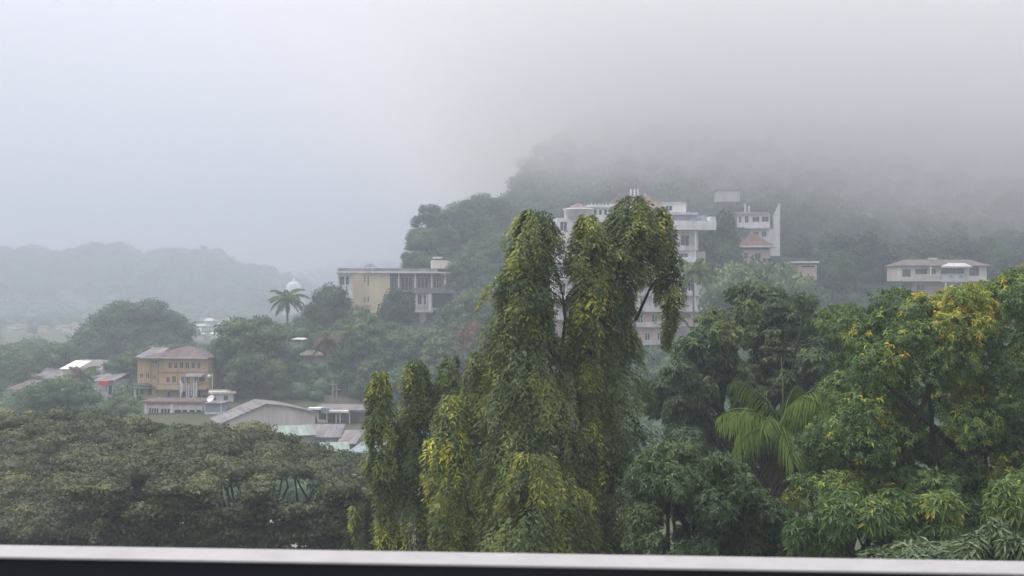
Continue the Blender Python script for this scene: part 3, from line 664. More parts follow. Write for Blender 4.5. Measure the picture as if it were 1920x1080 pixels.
# ------------------------------------------------------------------ buildings
class Bd:
    """a building drawn in picture pixels at its own distance, then given real depth"""
    def __init__(s, name, label, cat, D, pxc, pyb, rz=0.0, group=None):
        s.D = D; s.pc = pxc; s.pb = pyb; s.k = D / F
        s.root = thing(name, label, cat, (px(pxc, D), D, pz(pyb, D)), rz, group)
    def x(s, p): return (p - s.pc) * s.k
    def z(s, p): return (s.pb - p) * s.k
    def b(s, mb, x0, x1, y0, y1, d0, d1): return mb.box(s.x(x0), s.x(x1), d0, d1, s.z(y1), s.z(y0))
    def part(s, name, mat, boxes, label=None):
        mb = MB()
        for q in boxes: s.b(mb, *q)
        o = mb.build(name, mat, s.root)
        if label: o['label'] = label
        return o
    def body(s, name, mat, x0, x1, y0, y1, d0, d1, wins=(), t=0.25, floor=True):
        """hollow block: front wall with openings, closed sides, back, top"""
        mb = MB(); X0, X1, Z0, Z1 = s.x(x0), s.x(x1), s.z(y1), s.z(y0)
        ops = [(s.x(a), s.x(b), s.z(d), s.z(c)) for a, b, c, d in wins]
        mb.wall(X0, X1, Z0, Z1, d0, d0 + t, ops)
        mb.box(X0, X0 + t, d0 + t, d1, Z0, Z1); mb.box(X1 - t, X1, d0 + t, d1, Z0, Z1)
        mb.box(X0 + t, X1 - t, d1 - t, d1, Z0, Z1); mb.box(X0 + t, X1 - t, d0 + t, d1 - t, Z1 - 0.2, Z1)
        mb.build(name, mat, s.root)
    def win(s, x0, x1, y0, y1, d, nx=2, nz=1, fmat=None, name='window', fr=0.07, gmat=None):
        X0, X1, Z0, Z1 = s.x(x0), s.x(x1), s.z(y1), s.z(y0); mb = MB(); fr = min(fr, (X1 - X0) * .2)
        mb.box(X0, X1, d + .08, d + .14, Z0, Z0 + fr); mb.box(X0, X1, d + .08, d + .14, Z1 - fr, Z1)
        for i in range(nx + 1):
            c_ = X0 + fr / 2 + (X1 - X0 - fr) * i / nx; mb.box(c_ - fr / 2, c_ + fr / 2, d + .083, d + .137, Z0 + fr, Z1 - fr)
        for j in range(1, nz):
            zc = Z0 + (Z1 - Z0) * j / nz; mb.box(X0 + fr, X1 - fr, d + .09, d + .13, zc - fr / 2, zc + fr / 2)
        w = mb.build(name, fmat or WHITE, s.root)
        MB().box(X0 + .01, X1 - .01, d + .10, d + .12, Z0 + .01, Z1 - .01).build('pane', gmat or GLASS, w)
        return w

# orange ochre house -------------------------------------------------
o = Bd('apartment_house', 'orange ochre three-storey house with a brown hipped roof and cluttered balconies', 'house', 200, 322, 800, RAD(-6))
wt = [(315 + i * 11.2, 322 + i * 11.2, 679, 691) for i in range(6)]
wm = [(311, 318, 707, 718), (322, 330, 705, 718), (340, 347, 706, 720), (350, 357, 706, 720), (363, 369, 706, 718)]
o.body('wall', ORANGE, 296, 392, 671, 728, 0, 9, wt + wm)
for q in wt: o.win(*q, 0.02, 2, 1, OFFW)
for q in wm: o.win(*q, 0.02, 2, 1, OFFW)
wl = [(309, 316, 735, 748), (338, 345, 732, 747), (352, 360, 732, 747), (366, 374, 732, 747)]
o.body('wall', OCHRE, 296, 392, 728, 752, 0.9, 8.8, wl)
for q in wl: o.win(*q, 0.92, 2, 1, OFFW)
wa = [(281, 291, 673, 682), (256, 264, 700, 712), (268, 276, 700, 712), (283, 288, 705, 713)]
o.body('wall', ORANGE, 252, 296, 683 - 12, 728, 0.6, 9, [(281, 291, 675, 683), (256, 263, 701, 711), (268, 275, 701, 711), (283, 288, 705, 713)])
for q in [(281, 291, 675, 683), (256, 263, 701, 711), (268, 275, 701, 711), (283, 288, 705, 713)]: o.win(*q, 0.62, 2, 1, OFFW)
wa = [(254, 262, 731, 742), (270, 278, 729, 743), (285, 290, 732, 740)]
o.body('wall', OCHRE, 252, 296, 728, 752, 1.0, 8.8, wa)
for q in wa: o.win(*q, 1.02, 1, 1, OFFW)
o.part('balcony', CONC, [(250, 281, 721, 722.5, -0.8, 0.6), (250, 281, 717, 721, -0.8, -0.7), (250, 281, 725, 728, -0.8, 0.58), (251, 280, 712, 713, -0.8, -0.74)])
o.part('balcony', OCHRE, [(298, 345, 724, 730, -1.0, -0.02), (298, 345, 721, 724, -1.0, -0.9)])
o.part('column', WHITE, [(342, 344.5, 712, 752, -1.0, -0.75)])
o.part('column', WHITE, [(370, 372, 700, 752, -1.6, -1.35)])
o.part('column', WHITE, [(376, 377.5, 712, 752, -1.6, -1.4)])
o.part('column', OFFW, [(250.5, 254, 728, 795, -0.5, -0.1)])
o.part('drainpipe', CONC, [(295, 296.4, 675, 752, -0.13, -0.01)])
o.part('drainpipe', CONC, [(278, 279, 684, 728, 0.48, 0.58)])
o.part('drainpipe', CONC, [(333, 334, 692, 724, -0.11, -0.01)])
o.part('canopy', OFFW, [(358, 389, 699.5, 701.5, -2.2, -0.02), (358, 389, 701.5, 704, -2.2, -2.1)])
rf = MB(); rf.hip(o.x(267), o.x(398), -1.3, 10.4, o.z(671.5), 1.9, 7.5, 0.15); rf.build('roof', MAROON, o.root)
o.part('gutter', OFFW, [(267, 398, 669.8, 671.2, -1.42, -1.31)])
rf = MB(); rf.hull([(o.x(250), -0.4, o.z(670)), (o.x(292), -0.4, o.z(670)), (o.x(292), 6, o.z(655)), (o.x(258), 6, o.z(655)), (o.x(250), -0.4, o.z(671.5)), (o.x(292), -0.4, o.z(671.5)), (o.x(292), 6, o.z(657)), (o.x(258), 6, o.z(657))], [(0,1,2,3),(7,6,5,4),(0,4,5,1),(1,5,6,2),(2,6,7,3),(3,7,4,0)])
rf.build('roof', GREYR, o.root)
o.part('ledge', CONC, [(296, 392, 727.6, 729, -0.35, -0.003)])
o.part('ledge', CONC, [(296, 392, 697.5, 698.4, -0.2, -0.003)])
o.part('balcony', OCHRE, [(346, 392, 721.5, 727.4, -1.05, -0.9), (346, 392, 727.5, 728.8, -1.05, -0.36)])
o.part('railing', CONC, [(298, 345, 719, 719.8, -1.0, -0.92)] + [(299 + 5 * i_, 299.8 + 5 * i_, 719.8, 721, -1.0, -0.92) for i_ in range(9)])
o.part('railing', OFFW, [(282, 372, 745.5, 746.3, -1.9, -1.82)] + [(283 + 6 * i_, 283.8 + 6 * i_, 746.3, 751, -1.9, -1.82) for i_ in range(15)])
o.part('air_conditioner', OFFW, [(325, 329.5, 720, 723.5, -0.45, -0.003)])
o.part('water_tank', DARK, [(384, 391, 706, 713, -2.0, -1.2)])
# white clutter: washing and ducts on the terrace right
Rr = random.Random(3)
for i in range(7):
    a = 346 + i * 4.4; h0 = 714 + Rr.random() * 8
    o.part('shutter', [WHITE, OFFW, CREAMW][i % 3], [(a, a + 1.6 + Rr.random(), h0, h0 + 14 + Rr.random() * 14, -1.35 + Rr.random() * .2, -1.1)])
# white glazed annexe -------------------------------------------------
a = Bd('glazed_annexe', 'white glazed ground-floor annexe with a thin maroon roof edge below the orange house', 'building', 190, 326, 803, RAD(-4))
ops = [(277, 297, 765, 788), (300, 319, 766, 789), (327, 340, 768, 786), (341, 352, 768, 786), (355, 366, 768, 786), (368, 379, 768, 786)]
a.body('wall', WHITE, 272, 381, 756, 803, 0, 6, ops)
for i, q in enumerate(ops): a.win(*q, 0.02, 4 if i == 0 else 3 if i == 1 else 1, 2 if i < 2 else 1, WHITE, fr=0.10 if i < 2 else .06)
a.part('roof', MAROON, [(262, 384, 752, 756, -0.5, 6.4)]); a.part('fascia', surface('dull_red_fascia', (0.42, 0.20, 0.19), (0.32, 0.18, 0.17)), [(262, 384, 751.3, 754.2, -0.57, -0.503)])
a.part('column', WHITE, [(320, 326, 756, 800, -0.35, -0.003)]); a.part('column', WHITE, [(271, 275, 756, 800, -0.3, -0.003)])
sh = Bd('water_tank_shed', 'white walled box with a blue-grey panel beside the glazed annexe', 'shed', 188, 400, 800, RAD(-4))
sh.body('wall', WHITE, 383, 416, 773.2, 800, 0, 4); sh.part('panel', BLUEG, [(385, 414, 758.5, 773, 0.05, 3.8)]); sh.part('roof', GREYR, [(381, 418, 755.5, 758.3, -0.3, 4.1)])
sh.part('post', WHITE, [(383, 384.8, 758.4, 773, -0.1, 0.03)]); sh.part('post', WHITE, [(414.2, 416, 758.4, 773, -0.1, 0.03)])
# small white flat-roofed room
b = Bd('rooftop_room', 'small white room with a flat overhanging roof right of the orange house', 'house', 196, 415, 790, RAD(14))
b.body('wall', WHITE, 398, 437, 738, 790, 0, 4, [(419, 427, 742, 752)]); b.win(419, 427, 742, 752, 0.02, 2, 1, OFFW); b.part('roof', CREAMW, [(392, 442, 734, 737.8, -0.7, 4.6)])
lp = MB(); lp.tube([(0, 0, 0), (0, 0, 6.9)], [0.06, 0.05], 6)
lpo = thing('pole_lamp', 'slim white pole with a round white lamp beside the orange house', 'street lamp', (px(398, 189), 189, pz(775, 189)))
lp.build('pole', WHITE, lpo)
g_ = MB(); g_.lathe([(0.05, -.3), (0.22, -.2), (0.30, 0), (0.22, .2), (0.05, .3)], 10); g_ = g_.build('lamp_globe', WHITE, lpo, True); g_.location = (-0.55, 0, 6.4)
ar = MB(); ar.tube([(0, 0, 6.6), (-0.5, 0, 6.5)], [0.03, 0.03], 4); ar.build('arm', WHITE, lpo)
dsh = thing('satellite_dish', 'white satellite dish tilted up on the roof by the small white room', 'satellite dish', (px(396, 187), 187, pz(757, 187)))
q = MB(); q.lathe([(0.0, 0), (0.3, 0.04), (0.55, 0.14), (0.7, 0.26), (0.66, 0.27), (0.5, .18), (0.0, .05)], 14); qd = q.build('dish', WHITE, dsh, True); qd.rotation_euler = (RAD(55), 0, RAD(-25)); qd.location = (0, 0, 0.75)
q = MB(); q.tube([(0, 0, 0), (0, 0.05, 0.8)], [0.04, 0.04], 6); q.build('mast', CONC, dsh)

# warehouse with gable wall -------------------------------------------
w = Bd('warehouse', 'grey-white warehouse with a stained gable wall and low grey sheet roof', 'warehouse', 168, 497, 838, RAD(26))
cs = 1 / math.cos(RAD(26))
def wx(p): return (p - 497) * w.k * cs
poly = [(wx(425), 0), (wx(583), 0), (wx(583), w.z(779)), (wx(560), w.z(771)), (wx(535), w.z(764)), (wx(497), w.z(758)), (wx(425), w.z(789))]
MB().prism(poly, 0, 7).build('wall', WAREW, w.root)
def slab(p0, p1, y0, y1, t=0.15):
    return MB().prism([p0, p1, (p1[0], p1[1] + t), (p0[0], p0[1] + t)], y0, y1)
slab((wx(420), w.z(791.5)), (wx(498), w.z(758)), -0.5, 7.4).build('roof', GREYR, w.root)
mb = MB().prism([(wx(498.1), w.z(758)), (wx(535), w.z(764)), (wx(562), w.z(771.5)), (wx(587), w.z(780.5)), (wx(587), w.z(778.8)), (wx(562), w.z(769.8)), (wx(535), w.z(762.3)), (wx(498.1), w.z(756.3))][::-1], -0.5, 7.4); mb.build('roof', GREYR, w.root)
MB().box(wx(479), wx(484), -0.06, -0.003, w.z(798), w.z(789)).build('window', DARK, w.root)
MB().box(wx(534), wx(535), -0.12, -0.003, w.z(820), w.z(766)).build('drainpipe', OFFW, w.root)
MB().box(wx(567), wx(569), -0.12, -0.003, w.z(826), w.z(777)).build('drainpipe', OFFW, w.root)
def shed(name, label, D, x0, x1, y0, y1, depth, wallm, roofm, rz=0, pitch=2.0, ywall=None, ov=3, post=0):
    h = Bd(name, label, 'shed', D, (x0 + x1) / 2, y1, rz)
    rh = h.z(y0) - 0.0
    zt = h.z(y0) - pitch
    if wallm is not None:
        h_ = MB(); h_.box(h.x(x0 + ov), h.x(x1 - ov), 0, depth, 0, zt - 0.02); h_.build('wall', wallm, h.root)
    MB().hull([(h.x(x0), -0.5, zt), (h.x(x1), -0.5, zt), (h.x(x1), depth + .3, zt + pitch), (h.x(x0), depth + .3, zt + pitch), (h.x(x0), -0.5, zt - .1), (h.x(x1), -0.5, zt - .1), (h.x(x1), depth + .3, zt + pitch - .1), (h.x(x0), depth + .3, zt + pitch - .1)],
              [(0,1,2,3),(7,6,5,4),(0,4,5,1),(1,5,6,2),(2,6,7,3),(3,7,4,0)]).build('roof', roofm, h.root)
    for i in range(post):
        xx = h.x(x0 + 2 + (x1 - x0 - 4) * i / max(1, post - 1)); MB().box(xx - .12, xx + .12, -0.4, -0.16, 0, zt - .1).build('post', WHITE, h.root)
    return h
shed('lean_to', 'mint green sheet-roofed lean-to against the foot of the warehouse wall', 156, 520, 592, 804, 850, 4, CONC, MINT, RAD(18), 0.9)
shed('store_shed', 'blue-grey walled shed with a brownish sheet roof right of the warehouse', 158, 563, 640, 805, 852, 6, BLUEG, GREYR, RAD(4), 1.1)
h = shed('store_shed', 'small grey-roofed shed with a pale shutter at the right end of the sheds', 156, 632, 669, 815, 856, 5, CONC, GREYR, RAD(-4), 1.2)
MB().box(h.x(637), h.x(656), -0.05, -0.003, h.z(852), h.z(832)).build('shutter', OFFW, h.root)
shed('low_shed', 'low mint green roof just over the rain tree', 148, 600, 656, 839, 870, 5, CONC, MINT, RAD(10), 0.6)
shed('low_shed', 'low teal sheet roof beside the smallest mast tree', 148, 652, 712, 839, 872, 5, OFFW, TEAL, RAD(-12), 0.6)
# veranda house behind
v = Bd('veranda_house', 'open white-posted veranda house right of the warehouse', 'house', 182, 630, 818, RAD(-5))
v.body('wall', CONC, 590, 684, 772, 818, 2.0, 8, [(600, 610, 776, 792), (617, 629, 776, 793), (645, 655, 778, 796)])
for q in [(600, 610, 776, 792), (617, 629, 776, 793), (645, 655, 778, 796)]: v.win(*q, 2.02, 2, 1, OFFW)
v.part('roof', GREYR, [(578, 690, 768, 771.5, -0.4, 8.6)]); v.part('awning', WHITE, [(578, 604, 764.5, 767.8, -0.9, 0.6)]); v.part('awning', WHITE, [(620, 656, 768.5, 772.2, -1.3, -0.41)]); v.part('awning', TEAL, [(605, 619, 764, 774, -1.1, -0.42)])
for q in (595, 612, 630, 637, 655): v.part('column', WHITE, [(q, q + 2.3, 772, 806, -0.2, 0.05)])
v.part('parapet', OFFW, [(612, 632, 793, 806, -0.25, -0.22)]); v.part('parapet', OFFW, [(596, 611, 787, 806, -0.25, -0.22)])
for (pp_, y0_, lab_) in ((624.5, 714, 'taller pale utility pole among the trees above the veranda house'), (631, 724, 'shorter pale utility pole beside the taller one above the veranda house')):
    D = 196; zb_ = tz(px(pp_, D), D); up = thing('utility_pole', lab_, 'pole', (px(pp_, D), D, zb_)); hh_ = pz(y0_, D) - zb_
    q = MB(); q.tube([(0, 0, 0), (0, 0, hh_)], [0.16, 0.11], 7); q.build('pole', CONC, up); q = MB(); q.box(-.8, .8, -.05, .05, hh_ - .7, hh_ - .58); q.build('crossarm', CONC, up)
# left cluster -------------------------------------------------------
hh = shed('house', 'dark roofed house with a pale sheet panel among trees left of the orange house', 245, 40, 150, 680, 740, 12, OFFW, GREYR, RAD(-18), 3.6)
shed('lean_to', 'bright pale sheet roof tilted above the dark roofed house', 240, 110, 150, 678, 735, 4, OFFW, CREAMW, RAD(-22), 1.6)
shed('small_house', 'little house with a bright white tilted wall at the left edge', 235, 8, 42, 716, 760, 6, WHITE, MAROON, RAD(-25), 1.6)
h = shed('small_house', 'small grey house carrying a red awning over its balcony', 225, 172, 216, 700, 770, 7, OFFW, GREYR, RAD(-10), 1.6)
h.part('awning', RED, [(196, 214, 712, 713.5, -2.2, -0.1), (196, 214, 713.5, 721, -2.2, -2.1)]); h.part('balcony', OFFW, [(198, 213, 734, 742, -2.0, -1.9), (197, 214, 742.2, 744, -2.0, -0.1)]); h.part('door', DARK, [(201, 211, 723, 740, -0.06, -0.003)])
for q in (197.5, 211.5): h.part('post', WHITE, [(q, q + 1.4, 722, 770, -1.8, -1.65)])
shed('house', 'pale gabled roof just behind the dark coconut palm', 250, 150, 196, 690, 740, 8, WHITE, OFFW, RAD(15), 2.0)

# cream building ------------------------------------------------------
k = Bd('apartment_building', 'cream three-storey building on the slope with a flat roof and open verandas', 'building', 268, 700, 625, RAD(8))
w1 = [(637, 646.5, 518, 534), (648.5, 655, 518, 534)]
k.body('wall', WHITE, 634, 660, 512, 545, 0.6, 10, w1)
for q in w1: k.win(*q, 0.62, 1 if q[0] > 640 else 2, 1, OFFW)
w2 = [(683, 685.5, 517, 529), (689, 692, 517, 536), (683, 685.5, 556, 568), (689, 692, 556, 567)]
k.body('wall', CREAM, 660, 731, 512, 625, 0, 10, w2)
for q in w2: k.win(*q, 0.02, 1, 1, OFFW)
k.part('bay', surface('faded_pink_cream', (0.60, 0.49, 0.37), (0.45, 0.38, 0.29), 0.5, .4, .2), [(664, 681, 513, 622, -0.7, -0.003)])
k.part('roof', CONC, [(634, 820, 503, 508.5, -0.3, 11)]); k.part('cornice', WHITE, [(631, 822, 508.7, 512, -0.9, 11.2)])
k.part('canopy', OFFW, [(687, 694, 571, 573, -1.0, -0.003)])
w3 = [(740, 772, 517, 545), (786, 803, 517, 541)]
k.body('wall', CONC, 731, 858, 512.3, 548, 2.4, 10, [(734, 744, 519, 545), (752, 774, 519, 545), (783, 804, 519, 543), (814, 830, 519, 543)])
for q in [(734, 744, 519, 545), (752, 774, 519, 545), (783, 804, 519, 543), (814, 830, 519, 543)]: k.win(*q, 2.42, 3, 1, CREAMW)
for q in (746, 777, 808, 833): k.part('column', WHITE, [(q, q + 3, 512, 541, 0.2, 0.5)])
k.part('balcony', CONC, [(775, 830, 539.5, 543, 0.1, 0.22), (775, 862, 545, 549.5, 0, 2.39)])
k.part('cornice', CREAMW, [(822.2, 858, 509.5, 512.2, 0, 10.5)])
k.body('wall', OFFW, 779, 858, 550, 582, 2.4, 9.5, [(784, 792, 553, 571), (797, 802, 553, 571), (812, 850, 551, 578)])
for q in [(784, 792, 553, 571), (797, 802, 553, 571)]: k.win(*q, 2.42, 2, 1, CREAMW)
k.part('dark_backing', DARK, [(812, 850, 551, 578, 2.55, 2.7)])  # dark sheet fills the opening, coloured as an unlit interior
for q in (780, 791, 799): k.part('column', WHITE, [(q, q + 2.2, 550, 581, 0.3, 0.55)])
k.part('pier', WHITE, [(803, 809, 550, 585, 0.2, 0.7)])
k.part('balcony', OFFW, [(778, 812, 581.5, 586, 0, 2.39), (778, 803, 573, 576, 0.1, 0.2)])
k.part('pier', CONC, [(787, 799, 586.3, 625, 0.6, 3)])
k.part('rooftop_room', CREAMW, [(812, 842, 487, 502.7, 3, 8)]); k.part('tank_cover', WHITE, [(815, 831, 480.5, 483.5, 2.5, 6)])
for q in (816, 828): k.part('post', CONC, [(q, q + 1.4, 483.7, 487, 3.2, 3.4)])
for q in (843, 848, 854): k.part('post', OFFW, [(q, q + 2, 488 + (q % 3), 505, 2.5, 2.9)])
an = thing('tv_aerial', 'thin many-armed aerial on the flat roof of the cream building', 'antenna', (px(692, 268), 270, pz(503.5, 268)))
q = MB(); q.tube([(0, 0, 0), (0, 0, 1.3)], [0.05, 0.04], 5); q.build('mast', DARK, an)
for i in range(4):
    q = MB(); q.tube([(-1.5 + .2*i, 0, 0.45 + .22*i), (1.6 - .3*i, 0, 0.55 + .2*i)], [0.035, 0.035], 4); q.build('arm', DARK, an)

# hotel ---------------------------------------------------------------
H_ = Bd('hotel', 'big white terraced hotel with red peaked pavilions on its roof, behind the mast trees', 'hotel', 232, 1190, 668, RAD(6))
def floor_band(x0, x1, yt, yb, d, wall=WHITE, step=22, ww=12, wt_=None, arch=False, depth=13, first=6):
    """one storey: wall with windows, balcony slab with parapet, columns"""
    hgt = yb - yt; ops = []; x_ = x0 + first
    while x_ + ww < x1 - 3:
        ops.append((x_, x_ + ww, yt + hgt * 0.22, yb - hgt * 0.22)); x_ += step
    H_.body('wall', wall, x0, x1, yt, yb, d + 1.6, d + depth, ops)
    for q in ops: H_.win(*q, d + 1.62, 2, 1, WHITE, fr=.09)
    return ops
# right wing
floor_band(1176, 1316, 431, 469, 0, WHITE, 25, 17); floor_band(1176, 1310, 469, 491, 0.3, WHITE, 25, 15); floor_band(1170, 1312, 491, 525, 0.0, WHITE, 24, 12)
floor_band(1170, 1316, 525, 553, 0.0, WHITE, 24, 12); floor_band(1186, 1316, 553, 583, -0.6, WHITE, 27, 10, first=12); floor_band(1186, 1316, 583, 612, -0.8, PINK, 27, 11, first=11); floor_band(1196, 1262, 612, 668, -1.2, PINK, 24, 10, first=14)
for (x0, x1, y) in ((1250, 1341, 425), ):
    H_.part('terrace', WHITE, [(1176, 1343, 414, 425, -1.6, -1.4), (1176, 1343, 425, 430.7, -1.55, 13)])
H_.part('terrace_end', WHITE, [(1331, 1342, 406, 414, -1.5, 2)])
H_.part('terrace_glazing', BLUEG, [(1240, 1330, 402, 413.7, 1, 10)]); H_.part('terrace_roof', OFFW, [(1238, 1312, 397, 401.7, 0.3, 10.5)])
for (x0, x1, y, m_) in ((1255, 1284, 466, WHITE), (1255, 1306, 488, WHITE), (1186, 1318, 522, WHITE), (1186, 1318, 551, OFFW), (1186, 1318, 581, OFFW), (1190, 1266, 610, OFFW), (1196, 1262, 643, OFFW)):
    H_.part('balcony', m_, [(x0, x1, y, y + 3.5, -0.6, 0.99 if y > 550 else 1.55), (x0, x1, y - 6, y - .1, -0.6, -0.45)])
for x_ in (1271, 1303):
    H_.part('column', WHITE, [(x_, x_ + 3, 431, 466, -0.9, -0.55)]); H_.part('column', WHITE, [(x_, x_ + 3, 470, 488, -0.5, -0.2)])
for x_ in (1196, 1222, 1249, 1276, 1303): H_.part('column', WHITE, [(x_, x_ + 3, 526, 551, -0.5, -0.2)]); H_.part('column', WHITE, [(x_, x_ + 3, 555, 575, -0.5, -0.3)])
# left wing
floor_band(1046, 1176, 408, 440, 1.0, WHITE, 26, 14); floor_band(1040, 1176, 440, 488, 0.6, CREAMW, 20, 11, first=10); floor_band(1044, 1176, 492, 524, 0.4, WHITE, 24, 17); floor_band(1044, 1186, 524, 560, 0.4, WHITE, 24, 12); floor_band(1050, 1186, 560, 600, 0.4, OFFW, 24, 12); floor_band(1056, 1196, 600, 668, 0.6, PINK, 26, 12)
for (x0, x1, y) in ((1036, 1176, 488), (1040, 1176, 521), (1040, 1176, 557)): H_.part('balcony', WHITE, [(x0, x1, y, y + 3.6, -0.7, 1.9)])
# round corner room with brown roof
q = MB(); q.lathe([(3.1, 0), (3.1, 1.7), (3.35, 1.72), (3.35, 2.0), (3.1, 2.05)], 20, H_.x(1090), 4.2); oo = q.build('corner_turret', WHITE, H_.root, True); oo.location = (0, 0, H_.z(408))
q = MB(); q.lathe([(3.0, 0), (1.6, 0.55), (0.25, 1.2), (0.0, 1.35)], 20, H_.x(1090), 4.2); oo = q.build('turret_roof', BROWNR, H_.root); oo.location = (0, 0, H_.z(408) + 2.06)
# top storey and roof pavilions
H_.body('wall', WHITE, 1112, 1176, 388, 408, 3, 12, [(1117, 1123, 391, 402), (1127, 1133, 391, 402), (1137, 1143, 391, 402), (1150, 1160, 391, 402)])
for q in [(1117, 1123, 391, 402), (1127, 1133, 391, 402), (1137, 1143, 391, 402), (1150, 1160, 391, 402)]: H_.win(*q, 3.02, 1, 1, WHITE)
H_.part('roof', WHITE, [(1106, 1178, 383, 387.8, 2.4, 12.6)])
for x_ in range(1112, 1150, 7): H_.part('finial', WHITE, [(x_, x_ + 1.2, 379.5, 382.9, 2.6, 2.8)])
q = MB(); q.hip(H_.x(1150), H_.x(1166), 3, 4.8, H_.z(380), 1.2, 0.89, .08, .08); q.build('cupola_roof', TILE, H_.root); H_.part('cupola', WHITE, [(1152, 1164, 380.1, 382.9, 3.2, 4.6)])
H_.body('wall', WHITE, 1176, 1246, 400, 430.6, 2, 12, [(1182, 1192, 405, 418), (1200, 1210, 405, 418), (1218, 1230, 405, 418)]) if False else None
H_.body('wall', WHITE, 1176, 1238, 402, 413.9, 1.5, 12, [(1182, 1190, 404, 411), (1198, 1206, 404, 411), (1214, 1222, 404, 411)])
for q in [(1182, 1190, 404, 411), (1198, 1206, 404, 411), (1214, 1222, 404, 411)]: H_.win(*q, 1.52, 1, 1, WHITE)
H_.part('pavilion_wall', OFFW, [(1210, 1242, 386.5, 401.9, 3, 8)]); H_.part('pavilion_eave', CREAMW, [(1201, 1249, 384.2, 386.3, 1.6, 9.2)])
q = MB(); q.hip(H_.x(1204), H_.x(1247), 2.0, 8.8, H_.z(384), 2.5, 2.42, .1, .12); q.build('pavilion_roof', TILE, H_.root); H_.part('finial', CREAMW, [(1220, 1222, 358, 364, 5.2, 5.4)])
H_.part('roof_wedge', WHITE, [(1232, 1248, 372.5, 380, 10, 12)])
for x_ in (1201, 1208, 1215): H_.part('roof_post', WHITE, [(x_, x_ + 2.6, 346, 384, 10, 10.4)])
H_.part('roof_post', CONC, [(1200, 1219, 356, 357.5, 10.05, 10.3)])
H_.body('wall', WHITE, 1250, 1303, 377, 401.7, 6, 12, [(1262, 1276, 381, 391)]); H_.win(1262, 1276, 381, 391, 6.02, 2, 1, WHITE)
H_.part('roof', OFFW, [(1247, 1300, 375, 376.8, 5.4, 12.5)])

for (a_, b_, c_, d_) in ((1262, 1269, 409, 413.9), (1288, 1296, 408, 413.9), (1310, 1316, 409, 413.9)): H_.part('water_tank', CONC, [(a_, b_, c_, d_, -0.6, 0.6)])
for (a_, b_, c_) in ((1296, 1300, 447), (1213, 1217, 537), (1240, 1244, 566), (1268, 1272, 597), (1060, 1064, 452)): H_.part('air_conditioner', OFFW, [(a_, b_, c_, c_ + 4, 0.3, 1.59)])
H_.part('retaining_wall', CONC, [(1262.3, 1330, 612.2, 668, -1.0, 8)])
H_.part('side_wing', OFFW, [(1316.4, 1336, 470, 560, 4, 11)])
# white villa with red-roofed pavilion --------------------------------
V_ = Bd('villa', 'white villa with a sloping side wall standing above the red-roofed pavilion', 'house', 300, 1425, 480, RAD(-10))
wq = [(1386, 1391, 405, 417), (1397, 1404, 405, 417), (1411, 1424, 406, 416), (1428, 1441, 406, 416)]
V_.body('wall', WHITE, 1384, 1443, 401, 426, 0, 8, wq)
for q in wq: V_.win(*q, 0.02, 2, 1, OFFW)
wq = [(1414, 1423, 434, 444), (1428, 1437, 434, 444)]
V_.body('wall', WHITE, 1408, 1450, 428.8, 480, 0.6, 8, wq)
for q in wq: V_.win(*q, 0.62, 2, 1, OFFW)
V_.part('balcony', WHITE, [(1397, 1443, 426.2, 428.6, -1.2, 8)])
V_.part('roof', OFFW, [(1382, 1441, 398.5, 400.8, -0.8, 8)]); V_.part('chimney', WHITE, [(1397, 1400, 380, 398.3, 3, 3.6)]); V_.part('chimney', WHITE, [(1404, 1407, 384, 398.3, 3, 3.6)])
q = MB().prism([(V_.x(1443.3), V_.z(480)), (V_.x(1462), V_.z(480)), (V_.x(1462), V_.z(380)), (V_.x(1452), V_.z(402)), (V_.x(1450.3), V_.z(428))], 1, 7.5); q.build('side_wall', WHITE, V_.root)
P_ = Bd('pavilion', 'pavilion with a steep red hipped roof and white eave below the white villa', 'pavilion', 282, 1417, 505, RAD(-4))
P_.body('wall', PINK, 1390, 1445, 468, 505, 1, 7, [(1396, 1404, 474, 486), (1416, 1428, 474, 486)])
for q in [(1396, 1404, 474, 486), (1416, 1428, 474, 486)]: P_.win(*q, 1.02, 2, 1, OFFW)
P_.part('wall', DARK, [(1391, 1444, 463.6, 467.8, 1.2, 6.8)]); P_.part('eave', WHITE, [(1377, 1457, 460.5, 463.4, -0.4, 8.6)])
q = MB(); q.hip(P_.x(1380), P_.x(1454), 0, 8.2, P_.z(460.3), 3.1, 4.3, .05, .12); q.build('roof', TILE, P_.root)
q = Bd('flat_roof_hut', 'long white wall topped by a faint roof high in the mist above the villa', 'hut', 345, 1364, 378, RAD(3)); q.part('wall', WHITE, [(1346, 1387, 358, 378, 0, 5)]); q.part('roof', GREYR, [(1343, 1390, 355, 357.7, -.5, 5.5)])
q = Bd('small_house', 'low white-roofed hut among trees right of the red-roofed pavilion', 'house', 255, 1513, 525, RAD(5)); q.part('wall', PINK, [(1498, 1532, 497, 525, 0, 5)]); q.part('roof', WHITE, [(1490, 1534, 490, 493, -1, 5.5)]); q.part('window', DARK, [(1503, 1528, 498.5, 501, -.05, -.003)])

